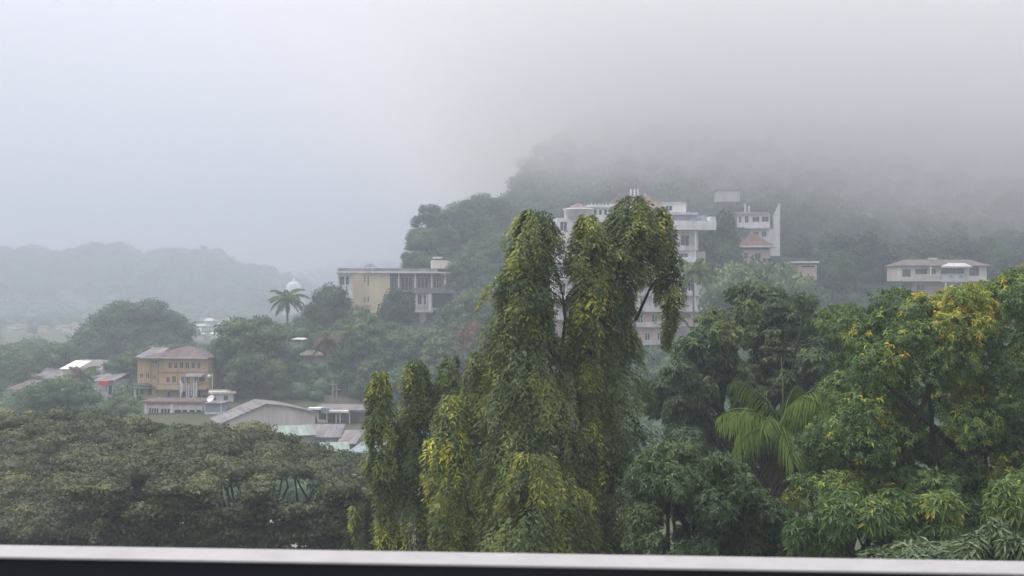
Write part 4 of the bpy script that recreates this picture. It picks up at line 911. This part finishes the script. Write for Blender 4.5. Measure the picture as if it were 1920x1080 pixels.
# right house ---------------------------------------------------------
h = Bd('house', 'two-storey off-white house with a long balcony and brown roof above the mango tree', 'house', 255, 1770, 600, RAD(3))
wq = [(1693, 1709, 505, 519), (1718, 1741, 504, 514), (1744, 1758, 504, 514), (1768, 1812, 503, 513), (1822, 1841, 500, 517)]
h.body('wall', CREAMW, 1690, 1855, 499, 527, 0.8, 9, wq)
for q in wq: h.win(*q, 0.82, 3, 1, CONC)
h.part('balcony', OFFW, [(1716, 1760, 514.5, 517, -0.6, -0.5), (1690, 1763, 524, 527.5, -0.6, 0.79), (1763, 1812, 515, 527.5, -0.8, -0.65), (1763, 1812, 527.6, 529, -0.8, 0.79), (1812.2, 1857, 525, 527.5, -.3, .79)])
for i in range(12): h.part('baluster', WHITE, [(1717 + i * 3.7, 1718 + i * 3.7, 517.2, 523.8, -0.58, -0.5)])
h.part('column', WHITE, [(1741, 1744, 499, 514.3, -.58, -.35)]); h.part('column', WHITE, [(1770, 1773, 530, 560, -.6, -.3)])
wq = [(1725, 1740, 533, 548), (1780, 1800, 533, 550)]
h.body('wall', PINK, 1716, 1850, 529.2, 600, 2.0, 9, wq)
for q in wq: h.win(*q, 2.02, 2, 1, OFFW)
q = MB(); q.hip(h.x(1686), h.x(1860), -0.6, 10, h.z(498.8), 1.5, 3.0, .12); q.build('roof', BROWNR, h.root)
h.part('awning', CREAMW, [(1762, 1815, 499.9, 501.8, -2.4, -0.61)]); q = MB(); q.hip(h.x(1762), h.x(1815), -2.4, -0.62, h.z(499.7), 0.75, 1.4, .04); q.build('awning', WHITE, h.root)
h.part('ridge_tank', OFFW, [(1757, 1772, 482.5, 486.5, 4, 5.2)])
for (a_, b_) in ((1778, 1783), (1796, 1803)): h.part('hanging_cloth', BLUEG, [(a_, b_, 516, 521, -0.9, -0.82)])

# stupa ---------------------------------------------------------------
st = thing('stupa', 'white domed stupa rising behind the coconut palm', 'stupa', (px(551, 900), 900, tz(px(551, 900), 900)))
zt = pz(520, 900) - st.location.z
st.scale = (1.35, 1.35, 1); q = MB(); q.box(-6, 6, -6, 6, 0, zt - 11); q.build('terrace', WHITE, st)
q = MB(); q.lathe([(4.8, zt - 11), (4.8, zt - 9.5), (4.5, zt - 7.5), (3.6, zt - 5), (2.0, zt - 3.6), (1.2, zt - 3.4)], 20); q.build('dome', WHITE, st, True)
q = MB(); q.box(-1.1, 1.1, -1.1, 1.1, zt - 3.4, zt - 2.2); q.lathe([(0.8, zt - 2.2), (0.35, zt - 0.8), (0.05, zt)], 10); q.build('spire', WHITE, st)

# far town ------------------------------------------------------------
Rt = random.Random(77)
wallm = [WHITE, OFFW, CREAMW, CREAM]; roofm = [GREYR, MAROON, TILE, OFFW, BROWNR]
far = []
WN = {'white_paint': 'white', 'off_white_render': 'off-white', 'pale_cream_render': 'pale cream', 'cream_render': 'cream'}
RN = {'grey_sheet_roof': 'grey', 'brown_maroon_roof': 'maroon', 'terracotta_roof': 'red', 'off_white_render': 'pale', 'faded_brown_roof': 'brown'}
def far_house(D, x_, y_, wpx, hpx, wm_, rm_, label, gable=False):
    if label in (TWN, TWR): label = f"{'wide' if wpx > 17 else 'small'} {WN[wm_.name]} house, {RN[rm_.name]} roof, hazy town {'left' if x_ < 250 else 'right'} of domed tree"
    h = Bd('far_house', label, 'house', D, x_, y_, RAD(Rt.uniform(-25, 25)), 'houses of the far town')
    MB().box(h.x(x_ - wpx/2), h.x(x_ + wpx/2), 0, wpx * h.k * .7, 0, hpx * h.k).build('wall', wm_, h.root)
    q = MB(); q.hip(h.x(x_ - wpx/2) - .4, h.x(x_ + wpx/2) + .4, -.4, wpx * h.k * .7 + .4, hpx * h.k, hpx * h.k * .45, wpx * h.k * .25, .1); q.build('roof', rm_, h.root)
    far.append((x_ - wpx * .6, y_ - hpx * 1.6, x_ + wpx * .6, y_, D))
TWN = 'small pale house of the hazy town on the valley floor'
TWR = 'small red-roofed house in the hazy town at the left'
TWH = 'pale house faint on the far wooded hill'
for i in range(16):
    x_ = Rt.uniform(5, 145); D = Rt.uniform(560, 800); far_house(D, x_, Rt.uniform(612, 634), Rt.uniform(12, 26), Rt.uniform(5, 9), Rt.choice(wallm), TILE if i % 2 else GREYR, TWR if i % 2 else TWN)
for i in range(22):
    x_ = Rt.uniform(362, 440); D = Rt.uniform(420, 720); far_house(D, x_, 602 + (720 - D) / 300 * 34 + Rt.uniform(-3, 3), Rt.uniform(11, 22), Rt.uniform(6, 11), Rt.choice(wallm), Rt.choice(roofm[:2] + [OFFW]), TWN)
for (x_, y_, w_, h_) in ((118, 552, 16, 7), (136, 556, 20, 6), (150, 558, 16, 5), (265, 573, 12, 4), (300, 578, 14, 4), (475, 548, 12, 6), (312, 572, 10, 4), (160, 598, 10, 5), (60, 590, 10, 4), (500, 560, 10, 5), (395, 565, 9, 4)):
    far_house(1130, x_, y_, w_, h_, WHITE, OFFW, TWH)
far_house(236, 560, 643, 22, 6, CONC, OFFW, 'pale roof glimpsed between trees below the coconut palm')
q = Bd('small_house', 'brown-roofed house glimpsed left of the dry coconut palm', 'house', 222, 585, 680, RAD(10)); q.part('wall', CONC, [(568, 604, 667, 680, 0, 5)]); q_ = MB(); q_.hip(q.x(562), q.x(606), -.5, 5.5, q.z(666.8), 0.9, 1.6, .1); q_.build('roof', BROWNR, q.root)

# pale paved yard seen between the boughs of the rain tree
yd = MB(); yd.box(px(200, 95), px(660, 95), 84, 118, 6.02, 6.12)
yo = yd.build('yard_pavement', surface('yard_concrete', (0.30, 0.26, 0.24), (0.16, 0.15, 0.14), 0.6, 0.3, 1.0)); tag(yo, None, None, kind='structure')

# ------------------------------------------------------------------ hillside trees
def proto(kind, seed):
    """ten metre tall tree prototypes (trunk mesh, crown mesh)"""
    R = np.random.default_rng(seed); shape, matk = kind
    if shape == 'round': L = dome_lumps(R, 3.6, 3.6, 3.3, 20, 1.7, 5.8, 0.8, -0.5, tonev=.05)
    elif shape == 'wide': L = dome_lumps(R, 5.2, 5.2, 2.4, 26, 1.7, 6.4, 0.6, -0.3, tonev=.05)
    elif shape == 'tall': L = dome_lumps(R, 2.7, 2.7, 4.2, 20, 1.5, 5.6, 0.9, -0.7, tonev=.05)
    else: L = dome_lumps(R, 4.2, 4.2, 3.4, 24, 1.3, 5.6, 0.7, -0.4, 0.15, tonev=.08)
    cr = tri_mesh('crown', lump_cards(R, L, 11, 0.46, 0.5, 0.48, 0.16, 0.12, core=0.66, below=.3), G[matk])
    tb = MB(); limbs(R, tb, (0, 0, -1.5), (0, 0, 6), 0.3, L, 5); tm_ = tb.mesh('trunk'); tm_.materials.append(BARK)
    return cr, tm_
PR = {}
for i, kd in enumerate([('round', 'dark'), ('round', 'wood'), ('wide', 'green'), ('wide', 'wood'), ('tall', 'dark'), ('tall', 'wood'), ('loose', 'green'), ('loose', 'wood'), ('loose', 'pale'), ('round', 'green'), ('loose', 'brown')]):
    PR[kd] = proto(kd, 100 + i)
NAMES = {'round': 'round_tree', 'wide': 'spreading_tree', 'tall': 'tall_tree', 'loose': 'loose_tree'}
def plant(kd, x, y, sc, label, group=None, rz=None, zs=1.0, R=R):
    cr, tm_ = PR[kd]
    root = thing(NAMES[kd[0]], label, 'tree', (x, y, tz(x, y) - 0.3), R.uniform(0, 6.28) if rz is None else rz, group)
    root.scale = (sc, sc, sc * zs); mobj('crown', cr, root); mobj('trunk', tm_, root); return root
placed = []
def plant_px(kd, pxc, ptop, D, rpx, label, group=None):
    """tree whose crown top and half width are known in the picture"""
    x = px(pxc, D); g = tz(x, D) - .3; h = pz(ptop, D) - g
    rr = {'round': 4.9, 'wide': 6.4, 'tall': 3.9, 'loose': 5.3}[kd[0]]; sc = rpx / F * D / rr; hh_ = {'round': 10.2, 'wide': 9.6, 'tall': 10.9, 'loose': 10.0}[kd[0]]
    h = max(h, 0.85 * rr * sc)
    r_ = plant(kd, x, D, sc, label, group); r_.scale = (sc, sc, h / hh_)
    placed.append((x, D, sc * rr)); return r_
T = plant_px
T(('wide', 'green'), 470, 588, 208, 78, 'large full-crowned tree directly right of the orange house')
T(('round', 'wood'), 420, 640, 205, 42, 'rounded tree leaning over the orange house roof corner')
T(('round', 'dark'), 622, 526, 245, 40, 'dark dense tree at the left corner of the cream building')
T(('round', 'dark'), 596, 556, 240, 30, 'smaller dark tree just left of the one at the cream building corner')
T(('round', 'dark'), 744, 534, 238, 38, 'dark round tree hiding the middle of the cream building')
T(('loose', 'green'), 880, 528, 228, 58, 'light green creeper-hung tree between the cream building and the tall mast tree')
T(('loose', 'green'), 856, 590, 222, 38, 'light green tree below the cream building verandas')
T(('loose', 'wood'), 840, 492, 278, 34, 'leafy tree smothering the right end of the cream building')
T(('loose', 'brown'), 888, 590, 196, 38, 'greyish brown thin-leaved tree left of the tall mast tree')
T(('loose', 'brown'), 1085, 600, 190, 40, 'brownish thin tree seen in the gap between the tall mast trees')
T(('loose', 'wood'), 815, 372, 330, 48, 'misty tree at the left end of the skyline clump')
T(('round', 'wood'), 800, 425, 325, 40, 'misty tree hanging over the edge of the skyline clump')
T(('loose', 'wood'), 872, 366, 335, 42, 'misty high tree in the middle of the skyline clump')
T(('round', 'wood'), 920, 360, 340, 48, 'misty broad tree where the skyline clump meets the hill')
T(('round', 'dark'), 860, 425, 318, 55, 'dark full tree in the heart of the skyline clump')
T(('round', 'dark'), 925, 430, 310, 50, 'dark full tree right in the skyline clump behind the tall mast tree')
T(('round', 'wood'), 795, 478, 300, 36, 'tree behind the roof of the cream building')
T(('round', 'dark'), 1350, 385, 262, 44, 'dark tree between the hotel terrace and the white villa')
T(('round', 'dark'), 1345, 432, 250, 48, 'dark tree below the hotel terrace end')
T(('wide', 'green'), 1430, 478, 205, 115, 'wide pale green tree spreading below the red-roofed pavilion')
T(('round', 'dark'), 1605, 432, 278, 62, 'large blue-dark tree left of the right-hand house')
T(('round', 'wood'), 1560, 470, 262, 44, 'dark tree just right of the low white-roofed hut')
T(('loose', 'pale'), 1665, 560, 150, 62, 'pale big-leaved tree behind the shoulder of the mango tree')
T(('loose', 'green'), 1700, 470, 285, 30, 'small light green tree at the left gable of the right-hand house')
T(('round', 'wood'), 1890, 455, 262, 44, 'tree just right of the balcony house')
T(('round', 'dark'), 1780, 440, 300, 60, 'dark tree rising behind the balcony house')
T(('round', 'green'), 118, 706, 190, 52, 'round green tree in front of the dark roofed house')
T(('round', 'green'), 62, 722, 184, 40, 'green tree in front of the little white-walled house')
T(('wide', 'green'), 228, 738, 168, 42, 'low green shrubby tree at the left foot of the orange house')
T(('wide', 'wood'), 240, 668, 235, 52, 'dark tree behind the left corner of the orange house')
T(('wide', 'wood'), 55, 640, 320, 75, 'hazy spreading tree at the left edge below the town')
T(('wide', 'wood'), 130, 655, 300, 55, 'hazy spreading tree left of the huge domed tree')
T(('wide', 'wood'), 30, 690, 290, 60, 'dark tree belt tree behind the little white-walled house')
# creeper over the right end of the cream building
Rc = np.random.default_rng(14); LL = []
for (a_, b_, r_) in ((842, 505, 9), (853, 512, 11), (862, 524, 12), (846, 526, 8), (838, 538, 7), (856, 541, 10), (866, 508, 10), (832, 518, 6), (868, 552, 11), (850, 500, 8), (824, 530, 4)):
    LL.append((px(a_, 264) - px(850, 264), Rc.uniform(-.8, .5), pz(b_, 264) - 14, r_ / F * 264, r_ / F * 264, r_ / F * 264))
cr_ = thing('creeper', 'leafy creeper mass hanging over the right end of the cream building', 'creeper', (px(850, 264), 264, 14))
mobj('foliage', tri_mesh('foliage', lump_cards(Rc, LL, 14, 0.35, 0.5, 0.5, .14, .1, core=.6), G['green']), cr_)
tb = MB(); tb.tube([(0, .3, 0), (.3, .2, 8), (1, 0, 16), (.5, 0, pz(520, 264) - 14)], [.15, .12, .1, .05], 5); tb.build('stem', BARK, cr_)
# huge domed tree
Rd = np.random.default_rng(9)
root = thing('domed_tree', 'huge domed tree standing alone in the haze behind the orange house', 'tree', (px(256, 300), 300, tz(px(256, 300), 300)))
L = dome_lumps(Rd, 15.5, 13, 15.0, 120, 3.0, 6.0, 0.75, -0.15, 0.2, tonev=.04)
mobj('crown', tri_mesh('crown', lump_cards(Rd, L, 4.5, 0.75, 0.5, 0.45, 0.10, 0.06, core=.7, below=.3), G['wood']), root)
tb = MB(); limbs(Rd, tb, (0, 0, 0), (0, 0, 9), 0.9, L, 14); tb.build('trunk', BARK, root, True)

# keep-out rectangles: what trees in front must not hide (px0, py0, px1, py1, D)
KEEP = [(618, 712, 637, 748, 196), (250, 648, 420, 800, 200), (272, 733, 690, 850, 190), (100, 676, 150, 694, 245), (10, 715, 42, 738, 235), (190, 705, 218, 745, 225),
        (632, 495, 735, 572, 268), (732, 500, 860, 548, 268), (776, 548, 812, 606, 268), (808, 478, 862, 500, 268),
        (1040, 345, 1300, 640, 232), (1255, 372, 1342, 500, 232), (1380, 378, 1464, 432, 300), (1410, 428, 1450, 455, 300), (1377, 436, 1458, 478, 282), (1343, 354, 1390, 372, 345),
        (1490, 488, 1534, 506, 255), (1686, 482, 1860, 545, 255), (540, 518, 562, 560, 620), (515, 530, 562, 600, 225), (585, 615, 670, 690, 205), (1286, 500, 1330, 560, 165), (562, 655, 606, 672, 222), (552, 632, 576, 640, 236)] + [(a, b, c_, d, D) for a, b, c_, d, D in far]
SKY = [(0, 640), (130, 640), (400, 640), (420, 620), (560, 600), (600, 560), (640, 560), (730, 545), (760, 505), (775, 425), (800, 385), (850, 368), (940, 365), (960, 335), (1000, 280), (1100, 200), (1200, 100), (1920, 0)]
kinds = [('round', 'dark'), ('round', 'wood'), ('wide', 'green'), ('wide', 'wood'), ('tall', 'wood'), ('loose', 'green'), ('loose', 'wood'), ('loose', 'wood'), ('round', 'green'), ('tall', 'dark')]
RR = {'round': 4.9, 'wide': 6.4, 'tall': 3.9, 'loose': 5.3}; HH = {'round': 10.2, 'wide': 9.6, 'tall': 10.9, 'loose': 10.0}
def ok_tree(x, y, r, h, g, sky=True):
    p0 = 960 + (x - r * .8) / y * F; p1 = 960 + (x + r * .8) / y * F; pt = 540 - (g + h - CZ) / y * F; pb = 540 - (g + 1 - CZ) / y * F
    if sky and pt < np.interp((p0 + p1) / 2, [q[0] for q in SKY], [q[1] for q in SKY]): return False
    for a, b, c_, d, D in KEEP:
        if y < D + 8 and p1 > a and p0 < c_ and pb > b and pt < d:
            return False
    return True
Rs = np.random.default_rng(2024); cnt = 0
GRP = {'slope': ('leafy tree on the wooded slope between the orange house and the mast trees', 'trees on the slope below the cream building'),
       'right': ('misty tree on the wooded hillside right of the hotel', 'trees on the right-hand hillside'),
       'low': ('hazy tree of the belt on the valley floor at the left', 'trees on the valley floor'),
       'mid': ('tree on the hill around and above the hotel', 'trees on the hill by the hotel')}
MARKS = [(345, 670, 'the orange house'), (497, 790, 'the warehouse'), (635, 790, 'the veranda house'), (470, 640, 'the big full-crowned tree'), (538, 562, 'the coconut palm by the stupa'),
         (612, 640, 'the dry brown coconut palm'), (690, 540, 'the cream wall'), (800, 530, 'the open verandas'), (868, 560, 'the creeper-hung tree'), (775, 690, 'the second mast tree'), (850, 400, 'the skyline clump'),
         (985, 420, 'the left tall mast tree'), (1170, 400, 'the tallest mast tree'), (1300, 430, 'the hotel terrace'), (1290, 580, 'the arched hotel wing'), (1364, 365, 'the long white wall'), (1425, 415, 'the white villa'), (1417, 460, 'the red-roofed pavilion'),
         (1512, 497, 'the low white-roofed hut'), (1605, 480, 'the blue-dark tree'), (1600, 620, 'the pale yellow palm'), (1700, 510, 'the left gable of the balcony house'), (1770, 505, 'the balcony house'), (1850, 500, 'the right gable of the balcony house'), (1880, 560, 'the mango top'),
         (255, 620, 'the huge domed tree'), (130, 690, 'the dark-roofed house'), (205, 720, 'the red awning'), (28, 730, 'the little white-walled house'), (60, 660, 'the hazy spreading tree'), (400, 615, 'the town right of the domed tree')]
ADJ = {('round', 'dark'): 'dark round', ('round', 'wood'): 'dull green round', ('wide', 'green'): 'light green spreading', ('wide', 'wood'): 'dull green spreading', ('tall', 'wood'): 'dull green upright', ('loose', 'green'): 'light green loose-crowned', ('loose', 'wood'): 'dull green loose-crowned', ('round', 'green'): 'light green round', ('tall', 'dark'): 'dark upright'}
def auto_label(kd, sc, x, y, ztop):
    p_ = 960 + x / y * F; q_ = 540 - (ztop - 3 - CZ) / y * F
    mk = min(MARKS, key=lambda m_: (m_[0] - p_)**2 + ((m_[1] - q_) * 1.3)**2); dx = p_ - mk[0]; dy = q_ - mk[1]
    rel = ('left of' if dx < 0 else 'right of') if abs(dx) > abs(dy) * 1.2 else ('just above' if dy < 0 else 'just below')
    if math.hypot(dx, dy) > 110: rel = {'left of': 'well left of', 'right of': 'well right of', 'just above': 'high above', 'just below': 'well below'}[rel]
    sz = 'small' if sc < 0.72 else 'large' if sc > 1.08 else 'mid-sized'
    return f'{sz} {ADJ[kd]} tree {rel} {mk[2]}'
for _ in range(9000):
    if cnt >= 275: break
    y = Rs.uniform(186, 345); pp = Rs.uniform(385, 1960) if _ > 2500 else Rs.uniform(400, 940); x = px(pp, y)
    if pp < 560 and y > 300: continue
    kd = kinds[Rs.integers(len(kinds))]; sc = Rs.uniform(0.75, 1.3); r = RR[kd[0]] * sc; g = tz(x, y) - .3; hz_ = HH[kd[0]] * sc
    if any((x - a)**2 + (y - b)**2 < (0.52 * (r + c_))**2 for a, b, c_ in placed): continue
    if not ok_tree(x, y, r, hz_, g):
        sc *= 0.55; r *= .55; hz_ *= .55
        if not ok_tree(x, y, r, hz_, g): continue
    lab_ = auto_label(kd, sc, x, y, g + hz_)
    key = 'slope' if pp < 930 else 'mid' if pp < 1400 else 'right'
    plant(kd, x, y, sc, lab_, GRP[key][1], R=Rs); placed.append((x, y, r)); cnt += 1
lc = 0
for _ in range(3000):
    if lc >= 45: break
    y = Rs.uniform(165, 420); pp = Rs.uniform(-40, 400); x = px(pp, y)
    kd = [('wide', 'wood'), ('round', 'wood'), ('wide', 'green'), ('loose', 'wood')][Rs.integers(4)]; sc = Rs.uniform(0.8, 1.25); r = RR[kd[0]] * sc; g = tz(x, y) - .3
    if any((x - a)**2 + (y - b)**2 < (0.7 * (r + c_))**2 for a, b, c_ in placed): continue
    if 250 < y < 320 and abs(pp - 256) < 140: continue
    if not ok_tree(x, y, r, HH[kd[0]] * sc, g): continue
    plant(kd, x, y, sc, auto_label(kd, sc, x, y, g + 8 * sc), GRP['low'][1], R=Rs); placed.append((x, y, r)); lc += 1
print('trees', cnt, lc)

# ------------------------------------------------------------------ far woods (stuff)
def wood_mass(name, label, pts, mat, R, card, dens, lumps_per=3, rad=(3.5, 6), hgt=(7, 12), core=.75, ltv=.08):
    L = []
    for (x, y) in pts:
        g = tz(x, y); r = R.uniform(*rad); h = R.uniform(*hgt); t = R.normal() * 0.06
        for k_ in range(lumps_per):
            a = R.uniform(0, 6.28); q = r * 0.45 * (k_ > 0)
            L.append((x + math.cos(a) * q, y + math.sin(a) * q, g + h - r * .7 - (k_ > 0) * R.uniform(0, r * .6), r * R.uniform(.6, .85), r * R.uniform(.6, .85), r * .6, t))
    m = tri_mesh(name, lump_cards(R, L, dens, card, 0.55, 0.46, 0.12, ltv, core=core, below=0.05), mat)
    o_ = mobj(name, m); tag(o_, label, 'woodland', kind='stuff'); return o_
Rw = np.random.default_rng(55)
pts = []
for _ in range(40000):
    y = Rw.uniform(345, 640); pp = Rw.uniform(560, 2150); x = px(pp, y)
    if tz(x, y) < 20: continue
    if any((x - a)**2 + (y - b)**2 < 7.5**2 for a, b in pts[-900:]): continue
    g = tz(x, y); pt = 540 - (g + 11 - CZ) / y * F
    if pt < np.interp(pp, [q[0] for q in SKY], [q[1] for q in SKY]): continue
    if pt < -120 or pp > 2100: continue
    if 1340 < pp < 1395 and y < 350: continue
    pts.append((x, y))
    if len(pts) > 900: break
wood_mass('hillside_wood', 'misty wood climbing the hill into the low cloud', pts, G['wood'], Rw, 0.95, 1.6, 3)
pts = []
for _ in range(30000):
    y = Rw.uniform(420, 1150); pp = Rw.uniform(-120, 760); x = px(pp, y)
    if tz(x, y) > 16 and y < 600 and pp > 600: continue
    if any((x - a)**2 + (y - b)**2 < 9**2 for a, b in pts[-700:]): continue
    g = tz(x, y)
    if not ok_tree(x, y, 5, 8, g, False): continue
    pts.append((x, y))
    if len(pts) > 1500: break
wood_mass('valley_wood', 'hazy woodland on the valley floor behind the town', pts, G['wood'], Rw, 1.4, 0.55, 2, (4, 7), (5, 9), ltv=.14)
pts = []
for _ in range(9000):
    y = Rw.uniform(1050, 1400); pp = Rw.uniform(-120, 660); x = px(pp, y)
    if any((x - a)**2 + (y - b)**2 < 12**2 for a, b in pts[-500:]): continue
    if not ok_tree(x, y, 5, 9, tz(x, y), False) and y < 1130 : continue
    pts.append((x, y))
    if len(pts) > 1300: break
wood_mass('far_hill_wood', 'blue hazy wooded ridge at the far left', pts, G['wood'], Rw, 2.4, 0.35, 2, (5, 14), (7, 22), ltv=.12)
pts = []
for _ in range(5000):
    y = Rw.uniform(2000, 2350); pp = Rw.uniform(480, 860); x = px(pp, y)
    if any((x - a)**2 + (y - b)**2 < 20**2 for a, b in pts): continue
    pts.append((x, y))
    if len(pts) > 500: break
wood_mass('far_hill_wood', 'faintest wooded ridge behind the stupa and the cream building', pts, G['wood'], Rw, 4.0, 0.12, 2, (7, 13), (8, 18))
# undergrowth on the slopes and by the sheds
pts = []
for _ in range(3400):
    y = Rw.uniform(120, 345); pp = Rw.uniform(-100, 2000); pts.append((px(pp, y), y))
def und(pts):
    L = []
    for x, y in pts:
        pp = 960 + x / y * F; r = Rw.uniform(1.5, 3); g = tz(x, y)
        if not ok_tree(x, y, r, r * 1.2, g): r *= .4
        if not ok_tree(x, y, r, r * 1.2, g) and y < 200: continue
        L.append((x, y, g + r * .4, r, r, r * .8, Rw.normal() * .08))
    return L
um = tri_mesh('undergrowth', lump_cards(Rw, und(pts), 3.6, 0.55, 0.5, 0.46, .13, .08, core=.8, below=0.0), G['wood']); uo = mobj('undergrowth', um); tag(uo, 'tangled undergrowth between the trees on the slope', 'undergrowth', kind='stuff')

# ------------------------------------------------------------------ balcony rail
ra = thing('balcony_railing', 'pale metal handrail with a dark front across the foot of the view', 'railing', (0, 1.22, CZ - 0.3008), RAD(0))
Wr = 1.6
# yaw so that the right end is slightly nearer
yaw = -math.atan((1.2547 - 0.2937 / 0.2477) / (0.61 + 0.575)); ra.rotation_euler = (0, 0, -0.066)
cp = MB(); cp.box(-Wr, Wr, -0.027, 0.027, -0.003, 0); cpo = cp.build('cap', CAPM, ra)
bv = cpo.modifiers.new('bevel', 'BEVEL'); bv.width = 0.001; bv.segments = 2
cp = MB(); cp.box(-Wr, Wr, -0.024, 0.024, -0.14, -0.0035); cp.build('rail', DARKM, ra)  # dark metal, with the front face's shade also put into its colour
for x_ in (-1.5, 1.5):
    cp = MB(); cp.box(x_ - .02, x_ + .02, -0.02, 0.02, -1.1, -0.1402); cp.build('post', DARKM, ra)
fl = MB(); fl.box(-3, 3, -2, 1.4, CZ - 1.55, CZ - 1.394); flo = fl.build('balcony_floor', CONC); tag(flo, None, None, kind='structure')

# ------------------------------------------------------------------ air: haze and the low cloud on the hill
def volume_mat(name, col, dens, g):
    m, t, n, l, o_ = new_mat(name); v = n.new("ShaderNodeVolumePrincipled")
    v.inputs["Color"].default_value = c4(col); v.inputs["Density"].default_value = dens; v.inputs["Anisotropy"].default_value = g
    l.new(v.outputs[0], o_.inputs["Volume"]); return m, t, n, l, v
hz = MB(); hz.box(-1560, 1560, -320, 2640, -4, 236)
hm, *_ = volume_mat('haze_air', (0.575, 0.635, 0.72), 0.00130, 0.1)
ho = hz.build('haze', hm); tag(ho, 'thin even haze filling the valley air', 'haze', kind='stuff')
cl = MB(); cl.box(-170, 640, 235, 900, 34, 230)
fm, t, n, l, v = volume_mat('low_cloud_vapour', (0.955, 0.955, 0.96), 0.0, 0.0)
g = n.new("ShaderNodeNewGeometry"); s_ = n.new("ShaderNodeSeparateXYZ"); l.new(g.outputs["Position"], s_.inputs[0])
mpn = n.new("ShaderNodeMapping"); mpn.inputs["Scale"].default_value = (0.011, 0.011, 0.02); l.new(g.outputs["Position"], mpn.inputs[0])
nn_ = n.new("ShaderNodeTexNoise"); nn_.inputs["Scale"].default_value = 1.0; nn_.inputs["Detail"].default_value = 4.0; l.new(mpn.outputs[0], nn_.inputs["Vector"])
def mth(op, a, b=None, c_=None):
    q = n.new("ShaderNodeMath"); q.operation = op
    for i, w_ in enumerate((a, b, c_)):
        if w_ is None: continue
        if isinstance(w_, (int, float)): q.inputs[i].default_value = w_
        else: l.new(w_, q.inputs[i])
    return q.outputs[0]
def mr(a, f0, f1, t0, t1, sm_=True):
    q = n.new("ShaderNodeMapRange"); l.new(a, q.inputs[0]); q.inputs[1].default_value = f0; q.inputs[2].default_value = f1; q.inputs[3].default_value = t0; q.inputs[4].default_value = t1
    q.interpolation_type = 'SMOOTHSTEP' if sm_ else 'LINEAR'; return q.outputs[0]
hgt = mth('ADD', s_.outputs[2], mth('MULTIPLY', mth('SUBTRACT', nn_.outputs[0], 0.5), 85.0))
mp2 = n.new("ShaderNodeMapping"); mp2.inputs["Scale"].default_value = (0.032, 0.032, 0.06); l.new(g.outputs["Position"], mp2.inputs[0])
nn2 = n.new("ShaderNodeTexNoise"); nn2.inputs["Scale"].default_value = 1.0; nn2.inputs["Detail"].default_value = 3.0; nn2.inputs["Distortion"].default_value = 0.8; l.new(mp2.outputs[0], nn2.inputs["Vector"])
hgt = mth('ADD', hgt, mth('MULTIPLY', mth('SUBTRACT', nn2.outputs[0], 0.5), 60.0))
hgt = mth('ADD', hgt, mth('MULTIPLY', mth('SUBTRACT', s_.outputs[0], 95.0), 0.20))
den = mr(hgt, 22, 108, 0, 1)
den = mth('MULTIPLY', den, mr(s_.outputs[0], -110, 30, 0, 1)); den = mth('MULTIPLY', den, mr(s_.outputs[1], 240, 310, 0, 1))
den = mth('MULTIPLY', den, mr(s_.outputs[2], 34, 52, 0, 1))
den = mth('MULTIPLY', den, mr(s_.outputs[2], 120, 225, 1.0, 0.25))
den = mth('MULTIPLY', den, 0.0150); l.new(den, v.inputs["Density"])
co = cl.build('low_cloud', fm); tag(co, 'low cloud smothering the top of the hill', 'cloud', kind='stuff')

# ------------------------------------------------------------------ labels that still coincide get their order from the left
from collections import defaultdict
dd_ = defaultdict(list)
for q in COL.objects:
    if q.parent is None and q.get('category') in ('tree', 'house') and q.get('group'): dd_[q['label']].append(q)
ORD = {2: ['left one', 'right one'], 3: ['leftmost of three', 'middle of three', 'rightmost of three']}
NUM = ['first', 'second', 'third', 'fourth', 'fifth', 'sixth', 'seventh', 'eighth', 'ninth', 'tenth', 'eleventh', 'twelfth']
for lab, os_ in dd_.items():
    if len(os_) < 2: continue
    os_.sort(key=lambda q: q.location.x / q.location.y)
    for i_, q in enumerate(os_):
        q['label'] = lab + ', ' + (ORD[len(os_)][i_] if len(os_) in ORD else NUM[i_] + ' from left' if i_ < len(NUM) else 'far right one')
